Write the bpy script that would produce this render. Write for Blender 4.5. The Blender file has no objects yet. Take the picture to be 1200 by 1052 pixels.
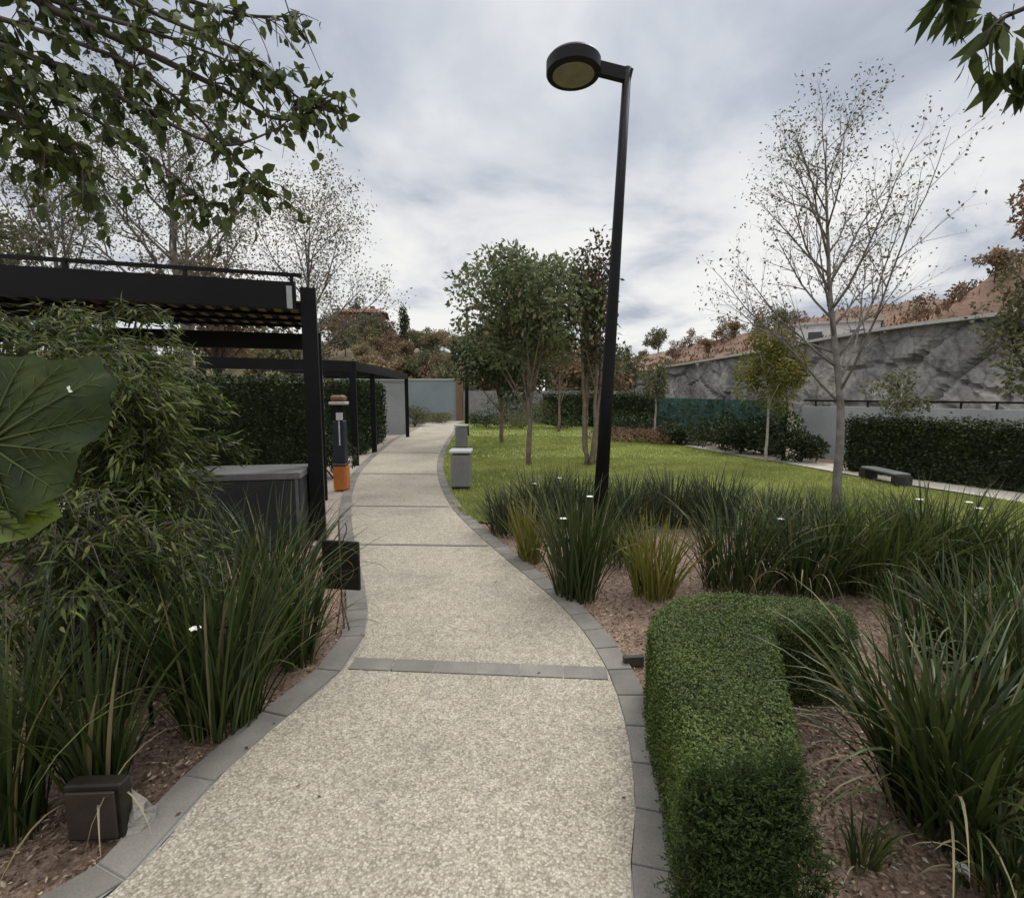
import bpy, math, random
import numpy as np
SC = bpy.context.scene; COL = SC.collection
R0 = np.random.default_rng(11)
PI = math.pi
# ------------------------------------------------------------------ camera model
F = 580.0; HC = 1.6; PITCH = math.atan(66/580.0)
CP, SP = math.cos(PITCH), math.sin(PITCH)
def ray(px, py):
    x = (px-600)/F; y = (526-py)/F
    return np.array([x, CP+y*SP, -SP+y*CP])
def P(px, py, z=0.0):
    d = ray(px, py); t = (z-HC)/d[2]
    return np.array([d[0]*t, d[1]*t, z])
def Q(px, py, Y):
    d = ray(px, py); t = Y/d[1]
    return np.array([d[0]*t, Y, HC+d[2]*t])
def A(*a): return np.array(a, float)
def nrm(v):
    v = np.asarray(v, float); return v/(np.linalg.norm(v, axis=-1, keepdims=True)+1e-12)

# ------------------------------------------------------------------ mesh builder
class MB:
    def __init__(s): s.v = []; s.n = 0; s.f = []
    def add(s, v, faces, mat=0, smooth=False):
        v = np.asarray(v, float).reshape(-1, 3)
        if isinstance(faces, np.ndarray): faces = [faces]
        else:
            by = {}
            for f in faces: by.setdefault(len(f), []).append(f)
            faces = [np.array(x, int) for x in by.values()]
        for f in faces: s.f.append((f+s.n, mat, smooth))
        s.v.append(v); s.n += len(v); return s
    def box(s, c, size, rz=0.0, mat=0, rx=0.0, bev=0.0):
        x, y, z = [k/2 for k in size]
        if bev > 0:
            b = min(bev, x*.9, y*.9, z*.9)
            # simple chamfer: octagonal rings
            v = []
            for zz, i in ((-z, b), (-z+b, 0), (z-b, 0), (z, b)):
                X, Y = x-i, y-i
                v += [(X,-Y+b,zz),(X,Y-b,zz),(X-b,Y,zz),(-X+b,Y,zz),(-X,Y-b,zz),(-X,-Y+b,zz),(-X+b,-Y,zz),(X-b,-Y,zz)]
            f = []
            for k in range(3):
                for j in range(8):
                    f.append((k*8+j, k*8+(j+1)%8, k*8+8+(j+1)%8, k*8+8+j))
            f.append(tuple(range(24, 32))); f.append(tuple(range(7, -1, -1)))
            v = np.array(v)
        else:
            v = np.array([(-x,-y,-z),(x,-y,-z),(x,y,-z),(-x,y,-z),(-x,-y,z),(x,-y,z),(x,y,z),(-x,y,z)])
            f = [(0,3,2,1),(4,5,6,7),(0,1,5,4),(1,2,6,5),(2,3,7,6),(3,0,4,7)]
        if rx:
            cx, sx = math.cos(rx), math.sin(rx); v = v @ np.array([[1,0,0],[0,cx,sx],[0,-sx,cx]])
        cz, sz = math.cos(rz), math.sin(rz)
        v = v @ np.array([[cz,sz,0],[-sz,cz,0],[0,0,1]]) + np.asarray(c, float)
        return s.add(v, f, mat)
    def bar(s, p, q, w, h, mat=0, up=(0,0,1)):
        p = np.asarray(p, float); q = np.asarray(q, float); d = nrm(q-p)
        sd = nrm(np.cross(d, up)); u = np.cross(sd, d)
        v = [e+sd*a*w/2+u*b*h/2 for e in (p, q) for a, b in ((-1,-1),(1,-1),(1,1),(-1,1))]
        return s.add(v, [(3,2,1,0),(4,5,6,7),(0,1,5,4),(1,2,6,5),(2,3,7,6),(3,0,4,7)], mat)
    def tube(s, pts, rad, n=6, mat=0, cap=True):
        pts = np.asarray(pts, float); m = len(pts); rad = np.broadcast_to(np.asarray(rad, float), (m,))
        t = np.gradient(pts, axis=0); t = nrm(t)
        ref = A(0,0,1) if abs(t[0][2]) < .9 else A(1,0,0)
        u = nrm(np.cross(t, ref)); w = np.cross(t, u)
        a = np.arange(n)*2*PI/n
        v = pts[:,None,:]+rad[:,None,None]*(np.cos(a)[None,:,None]*u[:,None,:]+np.sin(a)[None,:,None]*w[:,None,:])
        i = np.arange(m-1)[:,None]*n; j = np.arange(n)[None,:]; j2 = (j+1) % n
        f = np.stack([i+j, i+j2, i+n+j2, i+n+j], -1).reshape(-1, 4)
        fl = [f]
        if cap: fl += [np.array([list(range((m-1)*n, m*n))]), np.array([list(range(n-1, -1, -1))])]
        v = v.reshape(-1, 3)
        for k in fl: s.f.append((k+s.n, mat, True))
        s.v.append(v); s.n += len(v); return s
    def lathe(s, c, prof, n=32, mat=0):
        c = np.asarray(c, float); a = np.arange(n)*2*PI/n; v = []
        for r, z in prof: v += [c+A(r*math.cos(k), r*math.sin(k), z) for k in a]
        f = []
        for k in range(len(prof)-1):
            for j in range(n): f.append((k*n+j, k*n+(j+1)%n, k*n+n+(j+1)%n, k*n+n+j))
        f.append(tuple(range((len(prof)-1)*n, len(prof)*n))); f.append(tuple(range(n-1, -1, -1)))
        return s.add(v, f, mat, False)
    def leaves(s, pos, dr, nn, L, W, kind='ovate', mat=0):
        pos = np.asarray(pos, float); m = len(pos)
        if not m: return s
        dr = nrm(dr); sd = nrm(np.cross(dr, nn)); up = np.cross(sd, dr)
        L = np.broadcast_to(L, (m,)).astype(float); W = np.broadcast_to(W, (m,)).astype(float)
        if kind == 'dia':
            T = [(0,0,0),(.45,.5,.05),(1,0,-.05),(.45,-.5,.05)]; fs = [(0,1,2,3)]
        elif kind == 'lance':
            T = [(0,0,0),(.3,.5,.0),(.65,.36,-.06),(1,0,-.2),(.65,-.36,-.06),(.3,-.5,0)]; fs = [(0,1,4,5)] ; fs = [(0,1,5),(1,2,4,5),(2,3,4)]
        else:
            T = [(0,0,0),(.5,0,-.03),(1,0,-.12),(.22,.4,.06),(.62,.42,.05),(.22,-.4,.06),(.62,-.42,.05)]
            fs = [(0,3,4,1),(1,4,2),(0,1,6,5),(1,2,6)]
        T = np.array(T); k = len(T)
        v = pos[:,None,:]+dr[:,None,:]*(T[:,0][None,:,None]*L[:,None,None])+sd[:,None,:]*(T[:,1][None,:,None]*W[:,None,None])+up[:,None,:]*(T[:,2][None,:,None]*L[:,None,None])
        off = np.arange(m)[:,None]*k
        by = {}
        for f in fs: by.setdefault(len(f), []).append(f)
        for q in by.values():
            for f in q: s.f.append((off+np.array(f)[None,:]+s.n, mat, False))
        s.v.append(v.reshape(-1, 3)); s.n += m*k; return s
    def blades(s, base, az, tilt, bend, L, W, K=7, mat=0, fold=.25, twist=None):
        """strap leaves: arcs starting at base, tilted from vertical, bending outwards"""
        m = len(base); tt = np.linspace(0, 1, K+1)
        h = np.stack([np.cos(az), np.sin(az), np.zeros(m)], 1); z = A(0,0,1)
        ang = tilt[:,None]+bend[:,None]*(tt[None,:]**1.8)
        step = (L/K)[:,None]
        dx = np.sin(ang)*step; dz = np.cos(ang)*step
        cx = np.cumsum(dx, 1)-dx[:, :1]; czz = np.cumsum(dz, 1)-dz[:, :1]
        c = base[:,None,:]+cx[:,:,None]*h[:,None,:]+czz[:,:,None]*z
        tw = np.zeros(m) if twist is None else twist
        sd0 = np.stack([-np.sin(az), np.cos(az), np.zeros(m)], 1)
        sd = sd0*np.cos(tw)[:,None]+h*np.sin(tw)[:,None]
        w = W[:,None]*np.clip(np.where(tt < .12, .75+tt*2, 1)*(1-np.clip((tt-.45)/.55, 0, 1)**1.6), .03, 1)[None,:]
        lift = (np.cos(ang)[:,:,None]*h[:,None,:]*-1+np.sin(ang)[:,:,None]*z)*(w*fold)[:,:,None]
        v = np.stack([c+sd[:,None,:]*w[:,:,None]*.5+lift, c, c-sd[:,None,:]*w[:,:,None]*.5+lift], 2)   # m,K+1,3,3
        o = (np.arange(m)*(K+1)*3)[:,None]; r = (np.arange(K)*3)[None,:]
        b = (o+r).reshape(-1)
        f = np.concatenate([np.stack([b, b+3, b+4, b+1], 1), np.stack([b+1, b+4, b+5, b+2], 1)])
        s.f.append((f+s.n, mat, True)); s.v.append(v.reshape(-1, 3)); s.n += m*(K+1)*3; return s
    def build(s, name, mats, parent=None, org=None):
        V = np.concatenate(s.v); o3 = A(0,0,0)
        if parent is not None and parent.get('_w'): o3 = np.array(parent_loc(parent))
        if org is not None: o3 = np.asarray(org, float)
        V = V-o3
        me = bpy.data.meshes.new(name)
        me.vertices.add(len(V)); me.vertices.foreach_set('co', V.astype(np.float32).ravel())
        li = np.concatenate([f.ravel() for f, _, _ in s.f]); lt = np.concatenate([np.full(len(f), f.shape[1]) for f, _, _ in s.f])
        ls = np.concatenate([[0], np.cumsum(lt)[:-1]])
        me.loops.add(len(li)); me.loops.foreach_set('vertex_index', li.astype(np.int32))
        me.polygons.add(len(lt)); me.polygons.foreach_set('loop_start', ls.astype(np.int32))
        me.polygons.foreach_set('material_index', np.concatenate([np.full(len(f), k) for f, k, _ in s.f]).astype(np.int32))
        me.polygons.foreach_set('use_smooth', np.concatenate([np.full(len(f), k) for f, _, k in s.f]).astype(bool))
        me.update(calc_edges=True); me.validate()
        for k in (mats if isinstance(mats, (list, tuple)) else [mats]): me.materials.append(k)
        o = bpy.data.objects.new(name, me); COL.objects.link(o)
        if parent is not None: o.parent = parent
        if org is not None: o.location = org
        return o
def parent_loc(p):
    l = np.array(p.location)
    while p.parent is not None: p = p.parent; l = l+np.array(p.location)
    return l
def tag(o, label=None, cat=None, group=None, kind=None):
    if label: o['label'] = label
    if cat: o['category'] = cat
    if group: o['group'] = group
    if kind: o['kind'] = kind
    return o
def thing(name, label, cat, loc=(0,0,0), group=None):
    o = bpy.data.objects.new(name, None); COL.objects.link(o); o.location = loc; o.empty_display_size = .2
    return tag(o, label, cat, group)
def part(mb, name, mats, root, world=True):
    """world=True: the builder holds world coordinates"""
    V = parent_loc(root) if world else A(0,0,0)
    mb.v = [v-V for v in mb.v]
    return mb.build(name, mats, root)
def copy_thing(o, loc, rz=0, sc=1.0, label=None, name=None):
    c = o.copy(); COL.objects.link(c); c.location = loc; c.rotation_euler = (0,0,rz); c.scale = (sc,)*3 if not isinstance(sc, tuple) else sc
    if label: c['label'] = label
    for ch in list(o.children):
        d = ch.copy(); COL.objects.link(d); d.parent = c
        for g in list(ch.children):
            e = g.copy(); COL.objects.link(e); e.parent = d
    return c
def cr(pts, n=10):
    """Catmull-Rom through points"""
    p = np.asarray(pts, float); p = np.vstack([2*p[0]-p[1], p, 2*p[-1]-p[-2]]); out = []
    for i in range(1, len(p)-2):
        for t in np.linspace(0, 1, n, endpoint=False):
            a, b, c, d = p[i-1], p[i], p[i+1], p[i+2]
            out.append(.5*((2*b)+(-a+c)*t+(2*a-5*b+4*c-d)*t*t+(-a+3*b-3*c+d)*t**3))
    out.append(p[-2]); return np.array(out)

# ------------------------------------------------------------------ materials
def newmat(name):
    m = bpy.data.materials.new(name); m.use_nodes = True; nt = m.node_tree
    return m, nt, nt.nodes['Principled BSDF']
def ramp(nt, fac, stops):
    r = nt.nodes.new('ShaderNodeValToRGB'); e = r.color_ramp.elements
    while len(e) < len(stops): e.new(.5)
    for k, (p, c) in zip(e, stops): k.position = p; k.color = (*c, 1)
    nt.links.new(fac, r.inputs[0]); return r.outputs[0]
def noise(nt, scale, detail=4, rough=.55, coord='Object', dist=0.0, vec=None):
    n = nt.nodes.new('ShaderNodeTexNoise'); n.inputs['Scale'].default_value = scale; n.inputs['Detail'].default_value = detail
    n.inputs['Roughness'].default_value = rough; n.inputs['Distortion'].default_value = dist
    if vec is None:
        t = nt.nodes.new('ShaderNodeTexCoord'); vec = t.outputs[coord]
    nt.links.new(vec, n.inputs['Vector']); return n.outputs['Fac']
def bump(nt, b, h, st=.3, d=.01):
    n = nt.nodes.new('ShaderNodeBump'); n.inputs['Strength'].default_value = st; n.inputs['Distance'].default_value = d
    nt.links.new(h, n.inputs['Height']); nt.links.new(n.outputs[0], b.inputs['Normal'])
def mixc(nt, a, b, fac, mode='MIX'):
    m = nt.nodes.new('ShaderNodeMix'); m.data_type = 'RGBA'; m.blend_type = mode
    for s, v in ((m.inputs[0], fac), (m.inputs[6], a), (m.inputs[7], b)):
        if isinstance(v, (int, float)): s.default_value = v
        elif isinstance(v, tuple): s.default_value = (*v, 1)
        else: nt.links.new(v, s)
    return m.outputs[2]
def surf(name, c1, c2, scale=6, rough=.8, bst=.2, bd=.005, fine=60, metal=0, detail=5):
    m, nt, b = newmat(name)
    n1 = noise(nt, scale, detail); col = ramp(nt, n1, [(.3, c1), (.7, c2)])
    n2 = noise(nt, fine, 3)
    col = mixc(nt, col, ramp(nt, n2, [(.3, (.72,)*3), (.7, (1.2,)*3)]), .5, 'MULTIPLY')
    nt.links.new(col, b.inputs['Base Color']); b.inputs['Roughness'].default_value = rough; b.inputs['Metallic'].default_value = metal
    bump(nt, b, n2, bst, bd); return m
def leafmat(name, stops, rough=.5, trans=.3, spec=.4, patch=1.5):
    m, nt, b = newmat(name)
    g = nt.nodes.new('ShaderNodeNewGeometry')
    col = ramp(nt, g.outputs['Random Per Island'], stops)
    n = noise(nt, patch, 2)
    col = mixc(nt, col, ramp(nt, n, [(.3, (.72,.75,.7)), (.7, (1.25,1.2,1.1))]), 1.0, 'MULTIPLY')
    nt.links.new(col, b.inputs['Base Color']); b.inputs['Roughness'].default_value = rough
    b.inputs['Specular IOR Level'].default_value = spec
    t = nt.nodes.new('ShaderNodeBsdfTranslucent'); nt.links.new(col, t.inputs[0])
    x = nt.nodes.new('ShaderNodeMixShader'); x.inputs[0].default_value = trans
    out = nt.nodes['Material Output']
    nt.links.new(b.outputs[0], x.inputs[1]); nt.links.new(t.outputs[0], x.inputs[2]); nt.links.new(x.outputs[0], out.inputs[0])
    return m
M = {}
def matte(m):
    m.node_tree.nodes['Principled BSDF'].inputs['Specular IOR Level'].default_value = .22; return m
M['black'] = surf('black_paint', (.003,.003,.004), (.007,.007,.009), 3, .5, .06, .001)
M['black2'] = surf('black_steel', (.004,.004,.005), (.009,.009,.011), 2, .5, .05, .001)
M['lens'] = surf('lamp_lens', (.20,.18,.13), (.28,.26,.20), 8, .35, .05)
M['slat'] = surf('roof_slat_wood', (.10,.075,.05), (.17,.13,.09), 4, .7)
M['charcoal'] = surf('charcoal_render', (.030,.030,.033), (.045,.044,.047), 3, .8)
M['greytop'] = surf('worn_grey_slab', (.12,.12,.125), (.17,.17,.172), 4, .8)
M['conc'] = surf('grey_concrete', (.20,.20,.20), (.30,.29,.28), 4, .85)
M['lightconc'] = surf('light_concrete', (.42,.41,.39), (.54,.53,.5), 5, .85)
M['bin'] = surf('bin_grey', (.20,.20,.20), (.27,.27,.27), 3, .6)
M['binlid'] = surf('bin_lid', (.5,.5,.5), (.6,.6,.6), 3, .5)
M['orange'] = surf('orange_plastic', (.42,.12,.02), (.55,.18,.03), 3, .5)
M['navy'] = surf('dark_navy', (.012,.015,.03), (.02,.024,.04), 3, .5)
M['brown'] = surf('brown_board', (.16,.09,.05), (.22,.13,.07), 6, .7)
M['white'] = surf('white_paint', (.62,.62,.6), (.74,.74,.72), 2, .7)
M['petal'] = surf('white_petal', (.8,.8,.76), (.9,.9,.88), 20, .5)
M['bark'] = surf('grey_bark', (.10,.09,.08), (.22,.20,.18), 7, .9, .5, .01, 40)
M['barkd'] = surf('dark_bark', (.045,.038,.032), (.10,.085,.07), 7, .9, .5, .01, 40)
M['barkr'] = surf('reddish_bark', (.12,.085,.065), (.26,.20,.16), 6, .8, .4, .01, 30)
M['barkp'] = surf('pale_bark', (.30,.28,.25), (.44,.42,.38), 8, .85, .3, .01, 40)
M['panel'] = surf('dark_panel', (.016,.014,.012), (.035,.03,.024), 9, .35, .05)
M['panelb'] = surf('dark_brown_panel', (.022,.016,.013), (.045,.033,.026), 9, .5, .1)
M['stone'] = surf('pale_stone', (.20,.19,.17), (.36,.34,.30), 9, .9, .6, .02, 50)
M['bluewall'] = surf('blue_grey_panel', (.20,.25,.27), (.27,.32,.33), .7, .7)
M['palewall'] = surf('pale_grey_render', (.30,.32,.33), (.42,.44,.44), .9, .8)
M['roof'] = surf('terracotta_tile', (.24,.085,.045), (.36,.15,.08), 1.2, .85, .6, .05, 6)
M['rooft'] = surf('brown_red_tile', (.17,.085,.06), (.27,.14,.10), 1.0, .85, .6, .05, 6)
M['glass'] = surf('dark_glass', (.02,.025,.03), (.04,.045,.05), 1, .15)
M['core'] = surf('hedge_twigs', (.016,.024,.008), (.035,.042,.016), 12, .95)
def g3(a): return a
M['strap'] = leafmat('strap_leaf_dark', [(0,(.020,.034,.010)),(.45,(.040,.062,.016)),(.8,(.068,.098,.025)),(.90,(.10,.125,.036)),(.93,(.20,.17,.09)),(1,(.26,.22,.12))], .42, .2, .45)
M['strapg'] = leafmat('strap_leaf_green', [(0,(.024,.042,.012)),(.5,(.048,.08,.02)),(.85,(.085,.12,.03)),(.93,(.12,.14,.045)),(1,(.26,.22,.11))], .42, .25, .4)
M['strapd'] = leafmat('fine_leaf_grey_green', [(0,(.030,.040,.022)),(.6,(.062,.076,.044)),(.92,(.105,.12,.07)),(1,(.20,.18,.11))], .55, .2, .3)
M['yellowg'] = leafmat('yellow_green_leaf', [(0,(.10,.12,.02)),(.6,(.20,.21,.045)),(.85,(.24,.19,.05)),(1,(.24,.11,.05))], .5, .3, .3)
M['yellowg2'] = leafmat('fresh_strap_leaf', [(0,(.05,.075,.018)),(.6,(.10,.13,.03)),(1,(.17,.19,.05))], .42, .3, .4)
M['dry'] = leafmat('dry_strap_leaf', [(0,(.16,.13,.08)),(1,(.36,.32,.22))], .6, .2, .2)
M['hedge'] = leafmat('clipped_hedge_leaf', [(0,(.042,.068,.014)),(.6,(.088,.132,.030)),(1,(.135,.18,.046))], .5, .25, .3, 3)
M['hedged'] = leafmat('young_hedge_shoot', [(0,(.022,.040,.012)),(.6,(.045,.076,.022)),(1,(.08,.12,.034))], .5, .25, .3, 3)
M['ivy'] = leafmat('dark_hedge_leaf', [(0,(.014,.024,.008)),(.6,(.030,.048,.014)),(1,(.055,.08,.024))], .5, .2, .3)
M['bamboo'] = leafmat('weeping_leaf', [(0,(.034,.052,.011)),(.55,(.080,.108,.022)),(.9,(.15,.18,.042)),(1,(.20,.18,.065))], .5, .25, .3)
M['ear'] = leafmat('broad_leaf', [(0,(.026,.045,.012)),(1,(.03,.05,.014))], .55, .2, .3, 9)
M['earv'] = leafmat('broad_leaf_vein', [(0,(.07,.095,.03)),(1,(.08,.105,.035))], .5, .2, .3, 6)
M['eary'] = leafmat('broad_leaf_yellow', [(0,(.10,.15,.02)),(1,(.12,.16,.02))], .4, .3, .4, 6)
M['over'] = leafmat('overhead_leaf', [(0,(.03,.045,.012)),(.5,(.07,.098,.026)),(.9,(.12,.155,.042)),(1,(.11,.11,.04))], .5, .36, .3)
M['tree'] = leafmat('tree_leaf', [(0,(.075,.098,.052)),(.55,(.15,.185,.095)),(.9,(.25,.275,.15)),(1,(.28,.19,.11))], .55, .35, .3, 1.0)
M['treed'] = leafmat('dark_tree_leaf', [(0,(.026,.038,.018)),(.6,(.05,.07,.032)),(1,(.08,.10,.045))], .55, .2, .3, 1.0)
M['myrtle'] = leafmat('red_tinged_leaf', [(0,(.035,.045,.02)),(.5,(.06,.075,.03)),(.7,(.09,.085,.04)),(.82,(.13,.055,.045)),(1,(.17,.07,.055))], .5, .2, .3, 1.0)
M['sparse'] = leafmat('small_dry_leaf', [(0,(.09,.095,.065)),(.6,(.18,.175,.12)),(1,(.27,.24,.16))], .6, .2, .2)
M['sap'] = leafmat('olive_leaf', [(0,(.09,.105,.02)),(.6,(.18,.19,.045)),(1,(.27,.21,.07))], .55, .3, .25)
M['tan'] = leafmat('tan_scrub_leaf', [(0,(.17,.14,.09)),(.5,(.28,.22,.14)),(.85,(.34,.25,.16)),(1,(.36,.19,.14))], .7, .2, .15, .3)
M['brownt'] = leafmat('rust_twig_leaf', [(0,(.14,.095,.07)),(.6,(.24,.16,.115)),(1,(.29,.21,.14))], .7, .2, .15, .4)
M['bankleaf'] = leafmat('bank_scrub_leaf', [(0,(.10,.065,.04)),(.4,(.20,.12,.075)),(.75,(.26,.18,.11)),(1,(.13,.13,.06))], .8, .2, .1, .4)
M['olive'] = leafmat('far_olive_leaf', [(0,(.08,.095,.05)),(.6,(.15,.16,.085)),(1,(.22,.205,.115))], .7, .2, .15, .3)
M['grassb'] = leafmat('grass_blade', [(0,(.24,.29,.08)),(.5,(.33,.38,.125)),(.9,(.41,.43,.165)),(1,(.44,.40,.21))], .6, .3, .2, .9)
M['chip'] = leafmat('bark_chip', [(0,(.06,.036,.026)),(.35,(.14,.095,.07)),(.7,(.28,.20,.15)),(1,(.52,.44,.36))], .9, 0, .1, 2)
M['cane'] = leafmat('tan_roof_sheet', [(0,(.21,.175,.125)),(1,(.23,.185,.13))], .8, .5, .1, 9)
M['teal'] = surf('teal_mesh', (.014,.04,.036), (.045,.12,.10), 3.5, .8, fine=14)
for k in ('ear', 'eary'):      # blotches, fine ribs and pores of the big leaves
    nt = M[k].node_tree; b = nt.nodes['Principled BSDF']; src = b.inputs['Base Color'].links[0].from_socket
    a1 = ramp(nt, noise(nt, 26, 6, .65), [(.3,(.62,.66,.6)),(.55,(1,1,1)),(.75,(1.45,1.3,1.1))]); a2 = ramp(nt, noise(nt, 5, 3), [(.35,(.8,.85,.8)),(.7,(1.5,1.35,.9))])
    c2 = mixc(nt, mixc(nt, src, a1, 1.0, 'MULTIPLY'), a2, 1.0, 'MULTIPLY'); nt.links.new(c2, b.inputs['Base Color'])
    for n in nt.nodes:
        if n.type == 'BSDF_TRANSLUCENT': nt.links.new(c2, n.inputs[0])
    bump(nt, b, noise(nt, 60, 5, .7), .5, .004)
# exposed aggregate path
m, nt, b = newmat('exposed_aggregate'); M['path'] = m
tc = nt.nodes.new('ShaderNodeTexCoord')
def vor(scale):
    v = nt.nodes.new('ShaderNodeTexVoronoi'); v.inputs['Scale'].default_value = scale; nt.links.new(tc.outputs['Object'], v.inputs['Vector']); return v
v1 = vor(120); sep = nt.nodes.new('ShaderNodeSeparateColor'); nt.links.new(v1.outputs['Color'], sep.inputs[0])
peb = ramp(nt, sep.outputs[0], [(0,(.26,.228,.18)),(.3,(.37,.333,.268)),(.7,(.46,.415,.34)),(1,(.58,.54,.465))])
gap = ramp(nt, v1.outputs['Distance'], [(.35,(1,1,1)),(.75,(.70,.68,.63))])
col = mixc(nt, peb, gap, 1.0, 'MULTIPLY')
st = noise(nt, 1.1, 6, .6); col = mixc(nt, col, ramp(nt, st, [(.28,(.70,.69,.67)),(.45,(.95,.95,.94)),(.68,(1.10,1.09,1.06))]), 1.0, 'MULTIPLY')
st2 = noise(nt, 14, 4, .6); col = mixc(nt, col, ramp(nt, st2, [(.3,(.82,.82,.82)),(.7,(1.12,1.12,1.12))]), .8, 'MULTIPLY')
nt.links.new(col, b.inputs['Base Color']); b.inputs['Roughness'].default_value = .85; bump(nt, b, v1.outputs['Distance'], -.5, .004)
# kerb pavers
m, nt, b = newmat('kerb_paver'); M['kerb'] = m
g = nt.nodes.new('ShaderNodeNewGeometry')
col = ramp(nt, g.outputs['Random Per Island'], [(0,(.165,.155,.138)),(.5,(.198,.187,.168)),(1,(.24,.226,.203))])
n1 = noise(nt, 5, 5); col = mixc(nt, col, ramp(nt, n1, [(.3,(.78,.78,.78)),(.7,(1.15,1.14,1.1))]), 1.0, 'MULTIPLY')
n2 = noise(nt, 140, 3); col = mixc(nt, col, ramp(nt, n2, [(.3,(.8,.8,.8)),(.7,(1.2,1.2,1.2))]), .7, 'MULTIPLY')
nt.links.new(col, b.inputs['Base Color']); b.inputs['Roughness'].default_value = .85; bump(nt, b, n2, .3, .003)
# soil and lawn bases
m, nt, b = newmat('mulch_soil'); M['soil'] = m
n1 = noise(nt, 60, 6, .7); n2 = noise(nt, 1.7, 4)
col = ramp(nt, n1, [(.25,(.08,.055,.042)),(.5,(.24,.175,.135)),(.75,(.46,.37,.30))])
col = mixc(nt, col, ramp(nt, n2, [(.3,(.8,.74,.7)),(.7,(1.25,1.2,1.15))]), 1.0, 'MULTIPLY')
nt.links.new(col, b.inputs['Base Color']); b.inputs['Roughness'].default_value = .95; bump(nt, b, n1, .8, .015)
m, nt, b = newmat('lawn_turf'); M['lawn'] = m
n1 = noise(nt, 90, 5, .7); n2 = noise(nt, .8, 5, .6); n3 = noise(nt, .25, 3)
col = ramp(nt, n1, [(.25,(.18,.215,.06)),(.6,(.32,.365,.115)),(.85,(.39,.41,.16))])
col = mixc(nt, col, ramp(nt, n2, [(.28,(.62,.72,.6)),(.5,(1,1,1)),(.72,(1.3,1.15,1.2))]), 1.0, 'MULTIPLY')
nt.links.new(col, b.inputs['Base Color']); b.inputs['Roughness'].default_value = .9; bump(nt, b, n1, .6, .02)
M['ground'] = surf('dry_ground', (.05,.06,.028), (.10,.09,.05), .3, .95, .5, .05, 4)
M['earth'] = surf('red_brown_earth', (.15,.095,.07), (.26,.16,.11), .25, .95, .8, .15, 2.2)
M['hill'] = surf('scrub_hill', (.10,.09,.05), (.22,.17,.10), .15, .95, .8, .2, 1.5)
M['sand'] = surf('pale_footpath', (.46,.42,.35), (.58,.54,.46), 1.5, .9)
M['apron'] = surf('paved_apron', (.30,.25,.20), (.40,.34,.28), 2.5, .9)
# rock wall
m, nt, b = newmat('grey_rock_wall'); M['rock'] = m
n1 = noise(nt, .5, 6, .6); n2 = noise(nt, 2.2, 6, .65)
col = ramp(nt, n1, [(.3,(.19,.18,.175)),(.5,(.255,.245,.238)),(.72,(.33,.318,.31))])
col = mixc(nt, col, ramp(nt, n2, [(.3,(.6,.6,.6)),(.7,(1.25,1.24,1.22))]), .8, 'MULTIPLY')
tcr = nt.nodes.new('ShaderNodeTexCoord'); vr = nt.nodes.new('ShaderNodeTexVoronoi'); vr.feature = 'DISTANCE_TO_EDGE'; vr.inputs['Scale'].default_value = .55
nd = nt.nodes.new('ShaderNodeTexNoise'); nd.inputs['Scale'].default_value = .9; nd.inputs['Detail'].default_value = 4; nt.links.new(tcr.outputs['Object'], nd.inputs['Vector'])
nt.links.new(mixc(nt, tcr.outputs['Object'], nd.outputs['Color'], .85, 'ADD'), vr.inputs['Vector'])
crk = ramp(nt, vr.outputs['Distance'], [(0,(.58,.56,.54)),(.03,(.88,.88,.88)),(.06,(1,1,1))]); col = mixc(nt, col, crk, 1.0, 'MULTIPLY')
n4 = noise(nt, .22, 4, .6); col = mixc(nt, col, ramp(nt, n4, [(.35,(.68,.66,.66)),(.5,(1,1,1)),(.65,(1.5,1.47,1.42))]), 1.0, 'MULTIPLY')
nt.links.new(col, b.inputs['Base Color']); b.inputs['Roughness'].default_value = .9; bump(nt, b, n2, .8, .15)

for k in ('black','black2','panel','charcoal'): matte(M[k])
# ------------------------------------------------------------------ world, sun, camera
w = bpy.data.worlds.new('World'); SC.world = w; w.use_nodes = True; nt = w.node_tree
bg = nt.nodes['Background']; bg.inputs['Strength'].default_value = .1
SUN_EL, SUN_AZ = math.radians(52), math.radians(35)      # azimuth measured from +Y towards +X
sky = nt.nodes.new('ShaderNodeTexSky'); sky.sky_type = 'NISHITA'; sky.sun_disc = False
sky.sun_elevation = SUN_EL; sky.sun_rotation = SUN_AZ
tc = nt.nodes.new('ShaderNodeTexCoord'); sx = nt.nodes.new('ShaderNodeSeparateXYZ'); nt.links.new(tc.outputs['Generated'], sx.inputs[0])
def mth(op, a, bb):
    n = nt.nodes.new('ShaderNodeMath'); n.operation = op
    for i, v in enumerate((a, bb)):
        if isinstance(v, (int, float)): n.inputs[i].default_value = v
        else: nt.links.new(v, n.inputs[i])
    return n.outputs[0]
zc = mth('ADD', mth('MAXIMUM', sx.outputs[2], 0.0), .22)
cx = nt.nodes.new('ShaderNodeCombineXYZ'); nt.links.new(mth('DIVIDE', sx.outputs[0], zc), cx.inputs[0]); nt.links.new(mth('DIVIDE', sx.outputs[1], zc), cx.inputs[1])
n1 = noise(nt, 1.45, 7, .54, dist=.3, vec=cx.outputs[0]); n2 = noise(nt, .7, 3, .5, vec=cx.outputs[0])
f = mth('ADD', mth('MULTIPLY', n1, .65), mth('MULTIPLY', n2, .35))
cl = ramp(nt, f, [(.36,(3.7,4.1,5.0)),(.44,(5.2,5.6,6.4)),(.52,(6.7,7.0,7.5)),(.62,(9.2,9.2,9.2))])
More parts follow.
